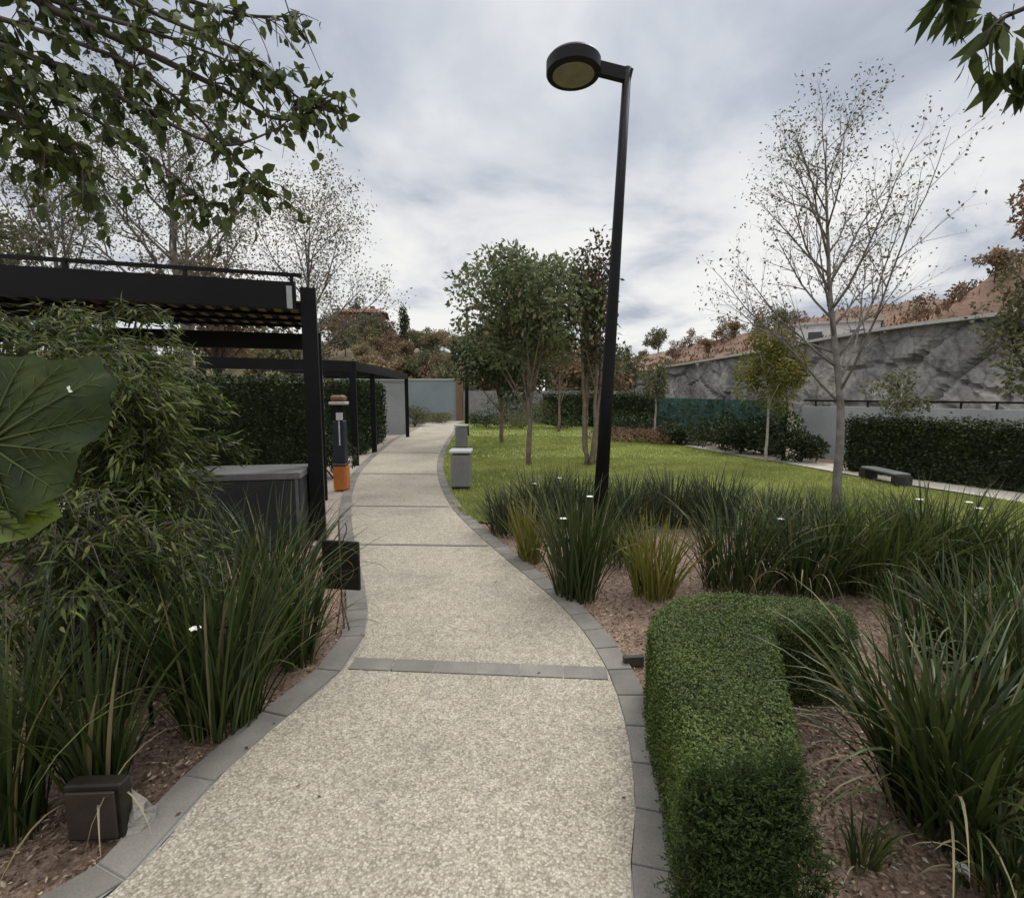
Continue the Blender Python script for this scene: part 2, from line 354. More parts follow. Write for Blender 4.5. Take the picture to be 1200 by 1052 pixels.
hz = ramp(nt, sx.outputs[2], [(0,(1,1,1)),(.28,(.95,.95,.95)),(.47,(0,0,0))])
cl2 = mixc(nt, cl, (9.4,9.3,9.0), mth('MULTIPLY', hz, ramp(nt, n1, [(.38,(.12,)*3),(.48,(.6,)*3),(.58,(1,1,1))])))
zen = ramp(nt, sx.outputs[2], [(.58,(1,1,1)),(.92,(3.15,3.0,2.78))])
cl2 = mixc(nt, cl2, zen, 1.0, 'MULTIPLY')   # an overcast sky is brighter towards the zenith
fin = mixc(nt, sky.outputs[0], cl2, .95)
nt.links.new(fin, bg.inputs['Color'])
sl = bpy.data.lights.new('sun', 'SUN'); sl.energy = 1.5; sl.angle = math.radians(14); sl.color = (1, .96, .9)
so = bpy.data.objects.new('sun', sl); COL.objects.link(so)
so.rotation_euler = (PI/2-SUN_EL, 0, PI-SUN_AZ)
cam = bpy.data.cameras.new('camera'); co = bpy.data.objects.new('camera', cam); COL.objects.link(co)
co.location = (0,0,HC); co.rotation_euler = (PI/2-PITCH, 0, 0); cam.sensor_width = 36; cam.lens = F/1200*36; cam.clip_end = 2000; cam.clip_start = .02
SC.camera = co
SC.view_settings.view_transform = 'Standard'; SC.view_settings.look = 'None'; SC.view_settings.exposure = 0; SC.view_settings.gamma = 1

# ------------------------------------------------------------------ ground, path, kerbs, lawn
def sheet(poly, z):
    return MB().add([(p[0], p[1], z) for p in poly], [tuple(range(len(poly)))])
def struct(mb, name, mat): return tag(mb.build(name, mat), kind='structure')
struct(sheet([(-400,-60),(400,-60),(400,500),(-400,500)], -.06), 'ground', M['ground'])
struct(sheet([(-9,-4),(10,-4),(10,16),(5,24),(-9,24)], -.022), 'soil_bed', M['soil'])
Lpx = [(125,1052),(262,905),(330,846),(392,795),(422,757),(431,725),(428,690),(418,645),(412,605),(414,575),(424,552),(442,533),(466,514),(486,504),(500,496)]
Rpx = [(738,1052),(744,965),(740,890),(728,832),(711,785),(683,740),(646,700),(592,655),(555,622),(530,596),(517,572),(512,552),(514,535),(522,518),(531,505),(536,496)]
Lw = [A(-2.5,-1.2,0), A(-2.15,0,0), A(-1.72,.9,0)]+[P(*p) for p in Lpx]+[A(-4.2,29,0)]
Rw = [A(-.5,-1.2,0), A(.08,0,0), A(.32,.9,0)]+[P(*p) for p in Rpx]+[A(-2.4,29,0)]
Lw = cr(Lw, 8)[:, :2]; Rw = cr(Rw, 8)[:, :2]
def resample(c, step):
    d = np.concatenate([[0], np.cumsum(np.linalg.norm(np.diff(c, axis=0), axis=1))]); n = max(2, int(d[-1]/step))
    s = np.linspace(0, d[-1], n+1); return np.stack([np.interp(s, d, c[:,0]), np.interp(s, d, c[:,1])], 1)
N = 160
La = resample(Lw, .01); Ra = resample(Rw, .01)
La = La[np.linspace(0, len(La)-1, N).astype(int)]; Ra = Ra[np.linspace(0, len(Ra)-1, N).astype(int)]
mb = MB(); v = np.zeros((N*2, 3)); v[:N,:2] = La; v[N:,:2] = Ra; v[:,2] = .004
i = np.arange(N-1); mb.add(v, np.stack([i, N+i, N+i+1, i+1], 1)); struct(mb, 'path', M['path'])
KW = .15
def offs(c, d):
    t = nrm(np.gradient(c, axis=0)); n = np.stack([-t[:,1], t[:,0]], 1); return c+n*d
def kerb(c, sgn, step):
    c = resample(c, step); mb = MB(); i0 = offs(c, sgn*.004); o0 = offs(c, sgn*KW); rr = np.random.default_rng(5)
    for k in range(len(c)-1):
        a, b_, cc, d = i0[k], i0[k+1], o0[k+1], o0[k]; g = .004/np.linalg.norm(b_-a); q = rr.uniform(0, .002)
        a2, b2, c2, d2 = a+(b_-a)*g, b_-(b_-a)*g, cc+(d-cc)*g, d-(d-cc)*g
        top = [(*p, 0.008+q) for p in (a2, b2, c2, d2)]; bot = [(*p, -.05) for p in (a2, b2, c2, d2)]
        mid = [(*p, 0.004+q) for p in (a2, b2, c2, d2)]; ctr = np.mean([a2,b2,c2,d2], axis=0)
        top = [(ctr[0]+(p[0]-ctr[0])*.98, ctr[1]+(p[1]-ctr[1])*.98, p[2]) for p in top]
        fs = [(8,9,10,11)]+[(j, (j+1)%4, 4+(j+1)%4, 4+j) for j in range(4)]+[(4+j, 4+(j+1)%4, 8+(j+1)%4, 8+j) for j in range(4)]
        if sgn < 0: fs = [f[::-1] for f in fs]
        mb.add(bot+mid+top, fs)
    return struct(mb, 'kerb', M['kerb'])
kerb(Lw, 1, .42); kerb(Rw, -1, .24)
# mortar under the kerb blocks
for c, s in ((Lw, 1), (Rw, -1)):
    c = resample(c, .2); a = offs(c, s*.001); b_ = offs(c, s*(KW+.002)); n = len(c); v = np.zeros((2*n, 3)); v[:n,:2] = a; v[n:,:2] = b_; v[:,2] = .002
    i = np.arange(n-1); struct(MB().add(v, np.stack([i, i+1, n+i+1, n+i], 1) if s < 0 else np.stack([i, n+i, n+i+1, i+1], 1)), 'kerb_mortar', M['conc'])
# grey bands across the path
def xat(c, Y): 
    k = np.argsort(c[:,1]); return np.interp(Y, c[k,1], c[k,0])
for (pa, pb, wd) in (((412,778),(712,790),.125),((418,638),(572,640),.05),((413,593),(527,594),.05),((424,555),(512,556),.07),((448,530),(516,531),.08)):
    a, b_ = P(*pa)[:2], P(*pb)[:2]; d = nrm(b_-a); n = A(-d[1], d[0]); mb = MB(); k = 6 if wd > .1 else 3
    for j in range(k):
        s0 = a+(b_-a)*(j/k)+d*.003; s1 = a+(b_-a)*((j+1)/k)-d*.003
        mb.add([(*(q), .009) for q in (s0-n*wd/2, s1-n*wd/2, s1+n*wd/2, s0+n*wd/2)], [(0,1,2,3)])
    struct(mb, 'paver_band', M['kerb'])
# lawn
Ro = offs(resample(Rw, .3), -(KW+.003))
edge = [p for p in Ro if p[1] > 6.5 and p[1] < 26.5]
near = [P(527,588), P(548,606), P(578,612), P(640,606), P(700,602), P(780,600), P(860,606), P(960,618), P(1080,626), P(1200,640)]
near = cr(near, 6)
lawn_poly = [tuple(p[:2]) for p in near]+[(7.5,4.4),(7.4,7.1)]+[tuple(P(*p)[:2]) for p in ((1130,581),(1040,567),(940,548),(860,534),(800,523))]+[(5.2,17),(5.0,22),(3.5,26),(-1.5,26.5)]+[tuple(p) for p in edge[::-1]]
struct(sheet(lawn_poly, -.004), 'lawn', M['lawn'])
fp = cr([P(800,522), P(860,533), P(940,546), P(1040,564), P(1130,578), P(1200,590), A(7.8,4.4,0)], 6)
n = len(fp); a = offs(fp[:,:2], 0); b_ = offs(fp[:,:2], .9); v = np.zeros((2*n,3)); v[:n,:2] = a; v[n:,:2] = b_; v[:,2] = .006; i = np.arange(n-1)
struct(MB().add(v, np.stack([i, i+1, n+i+1, n+i], 1)), 'footpath', M['sand'])
struct(sheet([P(418,640), P(412,605), P(414,575), P(424,552), P(442,533), P(466,514), A(-4.3,20,0), A(-8,20,0), A(-8,5.6,0), A(-3.2,5.6,0), A(-2.2,5.1,0)], -.009), 'paved_apron', M['apron'])
# grass blades
def inpoly(pts, poly):
    x, y = pts[:,0], pts[:,1]; r = np.zeros(len(pts), bool); p = np.array(poly); q = np.roll(p, 1, 0)
    for (x1, y1), (x2, y2) in zip(p, q):
        c = ((y1 > y) != (y2 > y)); r ^= c & (x < (x2-x1)*(y-y1)/(y2-y1+1e-12)+x1)
    return r
pts = []
for y0, y1, dens in ((3.5,8,3200),(8,12,1600),(12,18,700),(18,27,260)):
    k = int(dens*(y1-y0)*11); pts.append(np.stack([R0.uniform(-3.5,8,k), R0.uniform(y0,y1,k)], 1))
pts = np.concatenate(pts); pts = pts[inpoly(pts, lawn_poly)]; k = len(pts)
b3 = np.column_stack([pts, np.full(k, -.006)]); az = R0.uniform(0, 2*PI, k); hgt = R0.uniform(.025,.06,k)*(1+pts[:,1]*.02); wd = R0.uniform(.004,.008,k)*(1+pts[:,1]*.06)
sd = np.stack([np.cos(az), np.sin(az), 0*az], 1)*wd[:,None]; tip = b3+np.stack([R0.normal(0,.02,k), R0.normal(0,.02,k), hgt], 1)
v = np.stack([b3-sd, b3+sd, tip], 1).reshape(-1, 3)
tag(MB().add(v, (np.arange(k)[:,None]*3+np.array([[0,1,2]]))).build('lawn_grass', M['grassb']), 'short bright green grass blades covering the lawn', 'grass', kind='stuff')
# bark chips over the beds
pathpoly = [tuple(p) for p in offs(Lw, KW)]+[tuple(p) for p in offs(Rw, -KW)[::-1]]
pts = []
for y0, y1, dens in ((.9,2.6,3000),(2.6,4.5,1500),(4.5,7,500)):
    k = int(dens*(y1-y0)*7.5); pts.append(np.stack([R0.uniform(-3.5,4,k), R0.uniform(y0,y1,k)], 1))
pts = np.concatenate(pts); pts = pts[~inpoly(pts, pathpoly)]; pts = pts[~inpoly(pts, lawn_poly)]; k = len(pts)
d = nrm(np.stack([R0.normal(0,1,k), R0.normal(0,1,k), R0.normal(0,.25,k)], 1)); nn = nrm(np.stack([R0.normal(0,.4,k), R0.normal(0,.4,k), np.ones(k)], 1))
mb = MB().leaves(np.column_stack([pts, R0.uniform(-.018,.004,k)]), d, nn, R0.uniform(.010,.036,k), R0.uniform(.006,.016,k), 'dia')
tag(mb.build('bark_mulch', M['chip']), 'reddish brown bark chips strewn over the planting beds', 'mulch', kind='stuff')

k = 260; pts = np.stack([R0.uniform(-2.6,.6,k), R0.uniform(1.4,9,k)], 1); pts = pts[inpoly(pts, pathpoly)]; e = np.min(np.linalg.norm(pts[:,None,:]-np.concatenate([La, Ra])[None,:,:], axis=2), axis=1); pts = pts[R0.random(len(pts)) < np.exp(-e/.22)+.06]; k = len(pts)
mb = MB().leaves(np.column_stack([pts, np.full(k, .013)]), np.stack([R0.normal(0,1,k), R0.normal(0,1,k), R0.normal(0,.1,k)], 1), np.stack([R0.normal(0,.25,k), R0.normal(0,.25,k), np.ones(k)], 1), R0.uniform(.012,.035,k), R0.uniform(.008,.016,k), 'ovate')
tag(mb.build('leaf_litter', M['chip']), 'scattered small dead leaves and bark crumbs along the path edges', 'leaf litter', kind='stuff')

# ------------------------------------------------------------------ plant generators
def strap(label, px, py, h, n, mat, spread=.16, lean=.5, wid=.014, bend=1.0, flowers=0, seed=0, group='strap leaf clumps in the beds', name='strap_leaf_plant', cat='plant', fpos=None, dry=6):
    r = np.random.default_rng(seed+100); c = P(px, py); c[2] = -.02
    t = thing(name, label, cat, c, group)
    a = r.uniform(0, 2*PI, n); rad = spread*np.sqrt(r.random(n)); base = np.stack([rad*np.cos(a), rad*np.sin(a), np.zeros(n)], 1)
    az = a+r.normal(0, .7, n); u = rad/spread
    L = h*r.uniform(.6, 1.12, n)*(1.0+.12*u)
    mb = MB().blades(base, az, np.abs(r.normal(.05, .13, n))+lean*.42*u*r.random(n), bend*(.12+np.abs(r.normal(0,.78,n))*(.35+u*.65)), L, wid*r.uniform(.7,1.3,n), 8, twist=r.normal(0,.6,n))
    mb.build('leaves', mat, t)
    if dry:
        k = dry; a = r.uniform(0, 2*PI, k)
        mb = MB().blades(np.stack([spread*.5*np.cos(a), spread*.5*np.sin(a), np.zeros(k)], 1), a, r.uniform(.3,.7,k), r.uniform(1.2,2.2,k), h*r.uniform(.7,1.05,k), wid*r.uniform(.5,.9,k), 9, twist=r.normal(0,.3,k))
        mb.build('dry_leaves', M['dry'], t)
    for q in range(flowers):
        if fpos is not None: top = np.array(fpos[q])-c
        else:
            aa = r.uniform(0, 2*PI); top = A(math.cos(aa)*spread*1.4*r.random(), -abs(math.sin(aa))*spread, h*r.uniform(.62,.95))
        b0 = A(top[0]*.2, top[1]*.2, 0); pts = [b0, b0*.4+top*.6+A(0,0,top[2]*.04), top]
        fl = MB(); ang = np.arange(6)*PI/3+r.random()
        dd = np.stack([np.cos(ang), np.sin(ang), .25+0*ang], 1)
        fl.leaves(np.repeat(top[None,:], 6, 0), dd, np.repeat(A(0,-.3,1)[None,:], 6, 0), .03, .02)
        fo = fl.build('flower', M['petal'], t)
        MB().tube(cr(pts, 4), .003, 4).build('flower_stalk', mat, fo)
    return t
def shell_samples(outline, h, dens, r, z0=0.0):
    """sample the top and the sides of an extruded outline"""
    o = np.array(outline, float); n = len(o); res = []
    lo, hi = o.min(0), o.max(0); area = np.prod(hi-lo); k = int(area*dens)
    p = np.stack([r.uniform(lo[0],hi[0],k), r.uniform(lo[1],hi[1],k)], 1); p = p[inpoly(p, outline)]
    top = (np.column_stack([p, np.full(len(p), h)]), np.tile(A(0,0,1), (len(p),1)))
    sp_, sn = [], []
    ar = .5*np.sum(o[:,0]*np.roll(o[:,1],-1)-np.roll(o[:,0],-1)*o[:,1])
    for a, b_ in zip(o, np.roll(o, -1, 0)):
        e = b_-a; L = np.linalg.norm(e); k = int(L*(h-z0)*dens)
        if k == 0: continue
        t = r.random(k); q = a+e*t[:,None]; nn = A(e[1], -e[0], 0)/L*(1 if ar > 0 else -1)
        sp_.append(np.column_stack([q, r.uniform(z0, h, k)])); sn.append(np.tile(nn, (k,1)))
    return top, (np.concatenate(sp_), np.concatenate(sn))
def hedge(name, label, cat, outline, h, dens, leaf, mat, seed, group=None, jit=.02, sprig=0, kind='dia', wav=.03):
    r = np.random.default_rng(seed); o = np.array(outline, float); c = o.mean(0); t0 = A(c[0], c[1], 0)
    mb = MB(); n = len(o)
    e1 = nrm(o-np.roll(o, 1, 0)); e2 = nrm(np.roll(o, -1, 0)-o); sg = 1 if np.sum(o[:,0]*np.roll(o[:,1],-1)-np.roll(o[:,0],-1)*o[:,1]) > 0 else -1
    n1_ = np.stack([-e1[:,1], e1[:,0]], 1)*sg; n2_ = np.stack([-e2[:,1], e2[:,0]], 1)*sg
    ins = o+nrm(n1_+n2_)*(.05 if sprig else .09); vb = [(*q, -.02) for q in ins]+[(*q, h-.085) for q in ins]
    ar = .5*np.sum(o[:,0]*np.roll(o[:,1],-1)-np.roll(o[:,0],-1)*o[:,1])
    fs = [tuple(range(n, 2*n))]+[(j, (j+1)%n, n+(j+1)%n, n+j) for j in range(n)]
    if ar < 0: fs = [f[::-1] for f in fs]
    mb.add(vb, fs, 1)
    for (p, nn), side in zip(shell_samples(outline, h, dens, r), (0, 1)):
        k = len(p); q = p+nn*r.normal(0, jit, k)[:,None]
        ph = np.sin(p[:,0]*9+p[:,1]*4)*np.cos(p[:,1]*7-p[:,0]*3+p[:,2]*6); q = q+nn*(wav*ph)[:,None]
        if not side:   # round the top edge a little
            pass
        if side:
            dd = nrm(nn*.5+r.normal(0,.7,(k,3))+A(0,0,.3)); n2 = nrm(nn+r.normal(0,.6,(k,3)))
        else:
            dd = nrm(r.normal(0,1,(k,3))*A(1,1,.45)); n2 = nrm(nn+r.normal(0,.38,(k,3)))
        if sprig:       # rounded shoulders and a slightly uneven cut
            a_, b_ = o, np.roll(o, -1, 0); e_ = b_-a_; L2_ = (e_**2).sum(1)
            if not side:
                tt_ = np.clip(((p[:,None,:2]-a_[None])*e_[None]).sum(2)/L2_[None], 0, 1); de = np.linalg.norm(p[:,None,:2]-(a_[None]+tt_[:,:,None]*e_[None]), axis=2).min(1)
                q[:,2] -= .035*np.clip(1-de/.07, 0, 1)**2; q[:,2] += .012*np.sin(p[:,0]*6+1)*np.sin(p[:,1]*5)
            else:
                q -= nn*(.028*np.clip((p[:,2]-(h-.07))/.07, 0, 1)**2)[:,None]; q[:,2] -= .02*np.clip((p[:,2]-(h-.06))/.06, 0, 1)
        mb.leaves(q, dd, n2, leaf*r.uniform(.7,1.4,k), leaf*.62*r.uniform(.7,1.3,k), kind)
        if sprig and side:
            front = np.where(nn[:,1] < -.6)[0]; front = front[(p[front,1] < o[:,1].min()+.3)]
            k2 = int(len(front)*sprig); s = r.choice(front, k2); zf = 1-p[s,2]/h
            dd = nrm(nn[s]*(.45+.5*zf)[:,None]+A(0,0,.8)+r.normal(0,.35,(k2,3))); st = q[s]+nn[s]*(-.02+.15*zf**1.6)[:,None]; ln = r.uniform(.03,.13,k2)
            for m_ in range(9):
                az = m_*2.4+r.uniform(0,6,k2); rd_ = np.stack([np.cos(az), np.sin(az), 0*az], 1)
                mb.leaves(st+dd*(ln*m_/8)[:,None], nrm(dd*.8+rd_*.7), nrm(rd_+r.normal(0,.4,(k2,3))), leaf*r.uniform(1.1,1.9,k2), leaf*.42*r.uniform(.8,1.3,k2), kind, 2)
        if sprig and not side:
            k2 = 420; s = r.integers(0, k, k2); dd = nrm(A(0,0,1)+r.normal(0,.45,(k2,3)))
            for m_ in range(4): mb.leaves(q[s]+dd*(.008*m_), nrm(dd+r.normal(0,.7,(k2,3))), r.normal(0,1,(k2,3)), leaf*1.2, leaf*.55, kind)
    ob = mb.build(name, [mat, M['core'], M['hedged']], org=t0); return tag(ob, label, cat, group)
def shrub(label, px, py, rx, h, n, leaf, mat, seed, name='shrub', cat='shrub', group=None, loc=None):
    r = np.random.default_rng(seed); c = P(px, py) if loc is None else A(*loc)
    mb = MB()
    k = 9; cen = np.stack([r.normal(0,.42,k)*rx, r.normal(0,.42,k)*rx, r.uniform(.3,.72,k)*h], 1); rr = r.uniform(.28,.48,k)
    s = r.integers(0, k, n); d = nrm(r.normal(0,1,(n,3))); q = cen[s]+d*(rr[s]*(.55+.5*r.random(n)**.4))[:,None]*A(rx,rx,h*.62)
    q[:,2] = np.maximum(q[:,2], .01)
    mb.leaves(q, nrm(d+r.normal(0,.6,(n,3))+A(0,0,.3)), nrm(d+r.normal(0,.6,(n,3))), leaf*r.uniform(.6,1.4,n), leaf*.5*r.uniform(.7,1.3,n), 'dia')
    for j in range(7): mb.tube(cr([A(0,0,-.03), cen[j]*A(.4,.4,.5), cen[j]], 3), np.linspace(.02,.006,7), 5, 1)
    mb.v = [v+c for v in mb.v]; return tag(mb.build(name, [mat, M['barkd']], org=c), label, cat, group)
def grow(r, p0, d, L, rad, lv, p, wood, anch):
    n = max(3, min(14, int(L/p['seg']))); pts = [p0]; dd = nrm(d)
    for i in range(n):
        dd = nrm(dd+r.normal(0, p['wob']*(1 if lv else .3), 3)+A(0,0,p['up'][lv])); pts.append(pts[-1]+dd*L/n)
    pts = np.array(pts); tt = np.linspace(0, 1, n+1); rr = rad*(1-tt*(1-p['tip']))
    wood.tube(pts, rr, (10,6,4,3,3)[lv])
    if lv >= p['leaf']:
        for t in np.linspace(.25, 1, max(2, int(L/p['ls']))):
            anch.append((np.array([np.interp(t, tt, pts[:,k]) for k in range(3)]), dd))
    if lv < len(p['n']):
        k = p['n'][lv]; ph = r.random()*6
        for j in range(k):
            t = p['st'][lv]+(.985-p['st'][lv])*(j+r.random()*.8)/k
            pos = np.array([np.interp(t, tt, pts[:,q]) for q in range(3)]); i = min(n-1, int(t*n)); ax = nrm(pts[i+1]-pts[i])
            az = ph+j*2.4+r.normal(0,.3); ref = A(1,0,0) if abs(ax[2]) > .8 else A(0,0,1); u = nrm(np.cross(ax, ref)); w_ = np.cross(ax, u)
            an = p['ang'][lv]*r.uniform(.75,1.25)
            nd = ax*math.cos(an)+(u*math.cos(az)+w_*math.sin(az))*math.sin(an)
            L2 = L*p['ra'][lv]*(1-p['sh'][lv]*(t-p['st'][lv])/(1-p['st'][lv]))*r.uniform(.75,1.2)
            grow(r, pos, nd, L2, min(np.interp(t, tt, rr)*.7, rad*p['rr'][lv]), lv+1, p, wood, anch)
def branch_tree(name, label, loc, H, rad, p, leafmat_, bark, nleaf, leaf, seed, group=None, d0=(0,0,1), gather=.05, kind='dia'):
    r = np.random.default_rng(seed); t = thing(name, label, 'tree', loc, group); wood = MB(); anch = []
    grow(r, A(0,0,-.05), A(*d0), H, rad, 0, p, wood, anch)
    part(wood, 'trunk', bark, t, False)
    if nleaf:
        ap = np.array([a for a, _ in anch]); s = r.integers(0, len(ap), nleaf); q = ap[s]+r.normal(0, gather, (nleaf,3))
        mb = MB().leaves(q, nrm(r.normal(0,1,(nleaf,3))+A(0,0,-.3)), r.normal(0,1,(nleaf,3)), leaf*r.uniform(.6,1.4,nleaf), leaf*.55*r.uniform(.7,1.3,nleaf), kind)
        part(mb, 'crown', leafmat_, t, False)
    return t
def crown_tree(name, label, loc, zc, rx, rz, lobes, n, leaf, mat, bark, seed, stems=1, rad=.07, group=None, fill=.6, ry=None, limb=True, kind='dia', lob=(.22,.38)):
    """trunk with limbs that reach leaf clumps spread through the crown"""
    r = np.random.default_rng(seed); t = thing(name, label, 'tree', loc, group); wood = MB(); ry = ry or rx
    d = nrm(r.normal(0,1,(lobes,3))); cen = d*(r.random(lobes)**.45*.78)[:,None]*A(rx,ry,rz)+A(0,0,zc)
    lr = r.uniform(*lob, lobes)
    tops = []
    for s in range(stems):
        a = s*2*PI/stems+.4; o = 0 if stems == 1 else .10; lean = 0 if stems == 1 else rx*.3
        pts = [A(math.cos(a)*o, math.sin(a)*o, -.05), A(math.cos(a)*(o+lean*.25), math.sin(a)*(o+lean*.25), (zc-rz)*.6), A(math.cos(a)*(o+lean*.6), math.sin(a)*(o+lean*.6), zc-rz*.45), A(math.cos(a)*lean*.9, math.sin(a)*lean*.9, zc+rz*.35)]
        pts = cr(pts, 5); pts[1:] += r.normal(0, rad*(.35 if stems > 1 else .14), (len(pts)-1, 3)); wood.tube(pts, np.linspace(rad, rad*.3, len(pts)), 8); tops.append(pts)
    if limb:
        for k in range(lobes):
            st = tops[k % stems]; j = r.integers(len(st)//2 if rad < .05 else len(st)//3, len(st)-2); a = st[j]
            wood.tube(cr([a, (a+cen[k])/2+r.normal(0,.06,3)*rx+A(0,0,-.05*rz), cen[k]], 4), np.linspace(rad*.38, rad*.08, 9), 5)
            for q in range(3):
                e = cen[k]+nrm(r.normal(0,1,3))*lr[k]*A(rx,ry,rz)*.9; wood.tube([a*.25+cen[k]*.75, (cen[k]+e)/2, e], [rad*.14, rad*.1, rad*.04], 4)
    part(wood, 'trunk', bark, t, False)
    s = r.integers(0, lobes, n); dd = nrm(r.normal(0,1,(n,3))); sc = (lr[s]*(fill*r.random(n)**.5+(1-fill)*r.normal(1,.18,n)))[:,None]*A(rx,ry,rz)
    q = cen[s]+dd*sc
    mb = MB().leaves(q, nrm(dd*.5+r.normal(0,.8,(n,3))+A(0,0,-.25)), nrm(dd+r.normal(0,.8,(n,3))), leaf*r.uniform(.6,1.4,n), leaf*.55*r.uniform(.7,1.3,n), kind)
    part(mb, 'crown', mat, t, False); return t

exec_order = []
# ------------------------------------------------------------------ clipped hedge and beds, right
z = .45
ho = [P(806,905,z), P(793,850,z), P(772,780,z), P(762,735,z), P(768,712,z), P(790,699,z), P(850,694,z), P(945,697,z), P(985,706,z), P(1003,717,z), P(998,727,z), P(905,729,z), P(912,760,z), P(928,822,z), P(938,900,z), P(925,907,z), P(820,912,z)]
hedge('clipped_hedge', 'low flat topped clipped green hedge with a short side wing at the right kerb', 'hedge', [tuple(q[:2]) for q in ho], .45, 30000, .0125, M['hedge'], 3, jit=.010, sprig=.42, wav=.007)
SG = 'strap leaf clumps in the beds'
S = strap
S('large strap leaf clump with arching blades, nearest on the right beyond the clipped hedge', 1105, 955, .80, 300, M['strap'], .19, .7, .015, 1.45, 1, 1, dry=26, fpos=[Q(1128,1018,1.5)])
S('strap leaf clump cut by the right frame edge, behind the large arching clump', 1200, 830, .68, 200, M['strap'], .2, .9, .014, 1.3, 0, 2, dry=16)
S('dark strap leaf clump on bare mulch directly in front of the lamp post', 676, 697, .92, 230, M['strap'], .16, .55, .013, .7, 2, 3, dry=3)
S('dark bushy strap leaf clump just behind the hedge, right of the yellow plant', 862, 690, .84, 230, M['strap'], .25, .9, .013, 1.1, 1, 4)
S('strap leaf clump with pale arching blades above the middle of the clipped hedge', 940, 688, .84, 250, M['strap'], .25, 1.0, .013, 1.4, 0, 5, dry=18)
S('brighter green upright strap leaf clump under the bare tree', 1022, 692, .80, 220, M['yellowg2'], .22, .5, .014, .7, 0, 6)
S('dark strap leaf clump dotted with white flowers, right of the bare tree', 1100, 686, .88, 260, M['strap'], .25, .7, .013, .9, 3, 7)
S('yellowish green strap leaf clump at the right edge in front of the lawn', 1185, 690, .75, 170, M['yellowg2'], .24, .7, .014, .8, 0, 8)
S('green strap leaf clump behind the hedge wing', 1085, 765, .5, 150, M['strapg'], .16, .6, .014, .9, 0, 9)
S('strap leaf clump with pale bent blades behind the large arching clump', 1140, 775, .62, 190, M['strap'], .18, .8, .013, 1.2, 0, 10, dry=14)
S('dark strap leaf clump between the pale arching clump and the bare tree', 985, 684, .74, 210, M['strap'], .22, .9, .013, 1.1, 0, 11)
S('fresh green strap leaf clump between the bare tree and the flowering clump', 1062, 684, .76, 190, M['yellowg2'], .2, .8, .013, .9, 0, 12)
S('dark low strap leaf clump left of the yellowish clump at the right edge', 1148, 694, .7, 210, M['strap'], .22, .9, .013, 1.1, 0, 13)
S('dull green strap leaf clump at the right edge in front of the yellowish clump', 1195, 735, .66, 190, M['strapg'], .2, .9, .013, 1.1, 0, 14)
S('short strap leaf clump in the bottom right corner, in front of the large arching clump', 1185, 1050, .42, 110, M['strap'], .11, .9, .012, 1.4, 0, 15, dry=9)
S('tiny strap leaf tuft on the mulch between the hedge and the bottom right corner', 1010, 1010, .20, 34, M['strapg'], .05, 1.0, .008, 1.2, 0, 16, dry=4)
FG = 'fine leaved clumps round the lamp post'
def fine(label, px, py, h, n, seed, fl=0, mat='strapd'):
    return S(label, px, py, h, n, M[mat], .25, 1.1, .011, .7, fl, seed, group=FG, name='fine_leaf_plant', dry=2)
fine('grey green fine leaved clump at the corner of the lawn by the path', 600, 622, .58, 300, 20)
fine('grey green fine leaved clump with pale flowers behind the yellowing plant', 638, 612, .72, 300, 21, 2)
fine('grey green fine leaved clump at the left foot of the lamp post', 672, 612, .66, 300, 22)
fine('grey green fine leaved clump at the right foot of the lamp post', 738, 616, .66, 300, 23)
fine('grey green fine leaved clump, second to the right of the lamp post', 785, 612, .70, 300, 24)
fine('tall dark fine leaved clump at the lawn edge, left of the dark bushy strap clump', 835, 616, .72, 300, 25)
fine('dark low clump with silvery blades right below the lamp post, behind the yellow plant', 722, 655, .42, 190, 26, 0, 'strap')
fine('dark fine leaved clump at the lawn edge beneath the olive sapling', 905, 628, .62, 280, 27)
fine('fine leaved clump at the foot of the bare tree', 965, 634, .55, 240, 28)
fine('fine leaved clump in front of the bench by the lawn', 1060, 640, .55, 240, 29, 1)
S('yellow green upright plant with reddish stems on the mulch, left of the dark bushy clump', 765, 695, .62, 170, M['yellowg'], .15, .8, .013, .5, 0, 30, 'yellowing clumps', 'yellow_leaf_plant', dry=3)
S('yellowing plant between the dark front clump and the lawn corner', 622, 655, .60, 120, M['yellowg'], .12, .7, .012, .5, 0, 31, 'yellowing clumps', 'yellow_leaf_plant', dry=2)
# ------------------------------------------------------------------ beds, left
S('largest dark strap leaf clump at the left kerb', 262, 842, 1.0, 250, M['strap'], .17, .6, .014, .9, 0, 40, dry=8)
S('strap leaf clump behind the dark square box at lower left', 118, 935, .74, 100, M['strap'], .08, .5, .014, .7, 0, 41, dry=4)
S('strap leaf clump cut by the lower left frame edge', 2, 975, .82, 120, M['strap'], .12, .4, .015, .6, 0, 42, dry=3)
S('small strap leaf clump by the kerb below the square sign', 348, 772, .60, 150, M['strap'], .11, .6, .013, .9, 0, 43, dry=3)
S('strap leaf clump with one white flower, behind the largest left clump', 205, 790, .78, 140, M['strap'], .17, .7, .014, 1.0, 1, 44, dry=8, fpos=[Q(229,737,2.05)])
S('strap leaf clump in the shade beneath the weeping shrub', 90, 800, .8, 120, M['strap'], .18, .7, .014, 1.1, 0, 45, dry=8)
S('strap leaf clump in front of the charcoal counter', 325, 725, .92, 200, M['strap'], .2, .7, .013, 1.0, 0, 46, dry=12)
S('strap leaf clump with arching pale blades, left of the charcoal counter', 215, 725, .9, 150, M['strap'], .2, .9, .013, 1.3, 0, 47, dry=18)
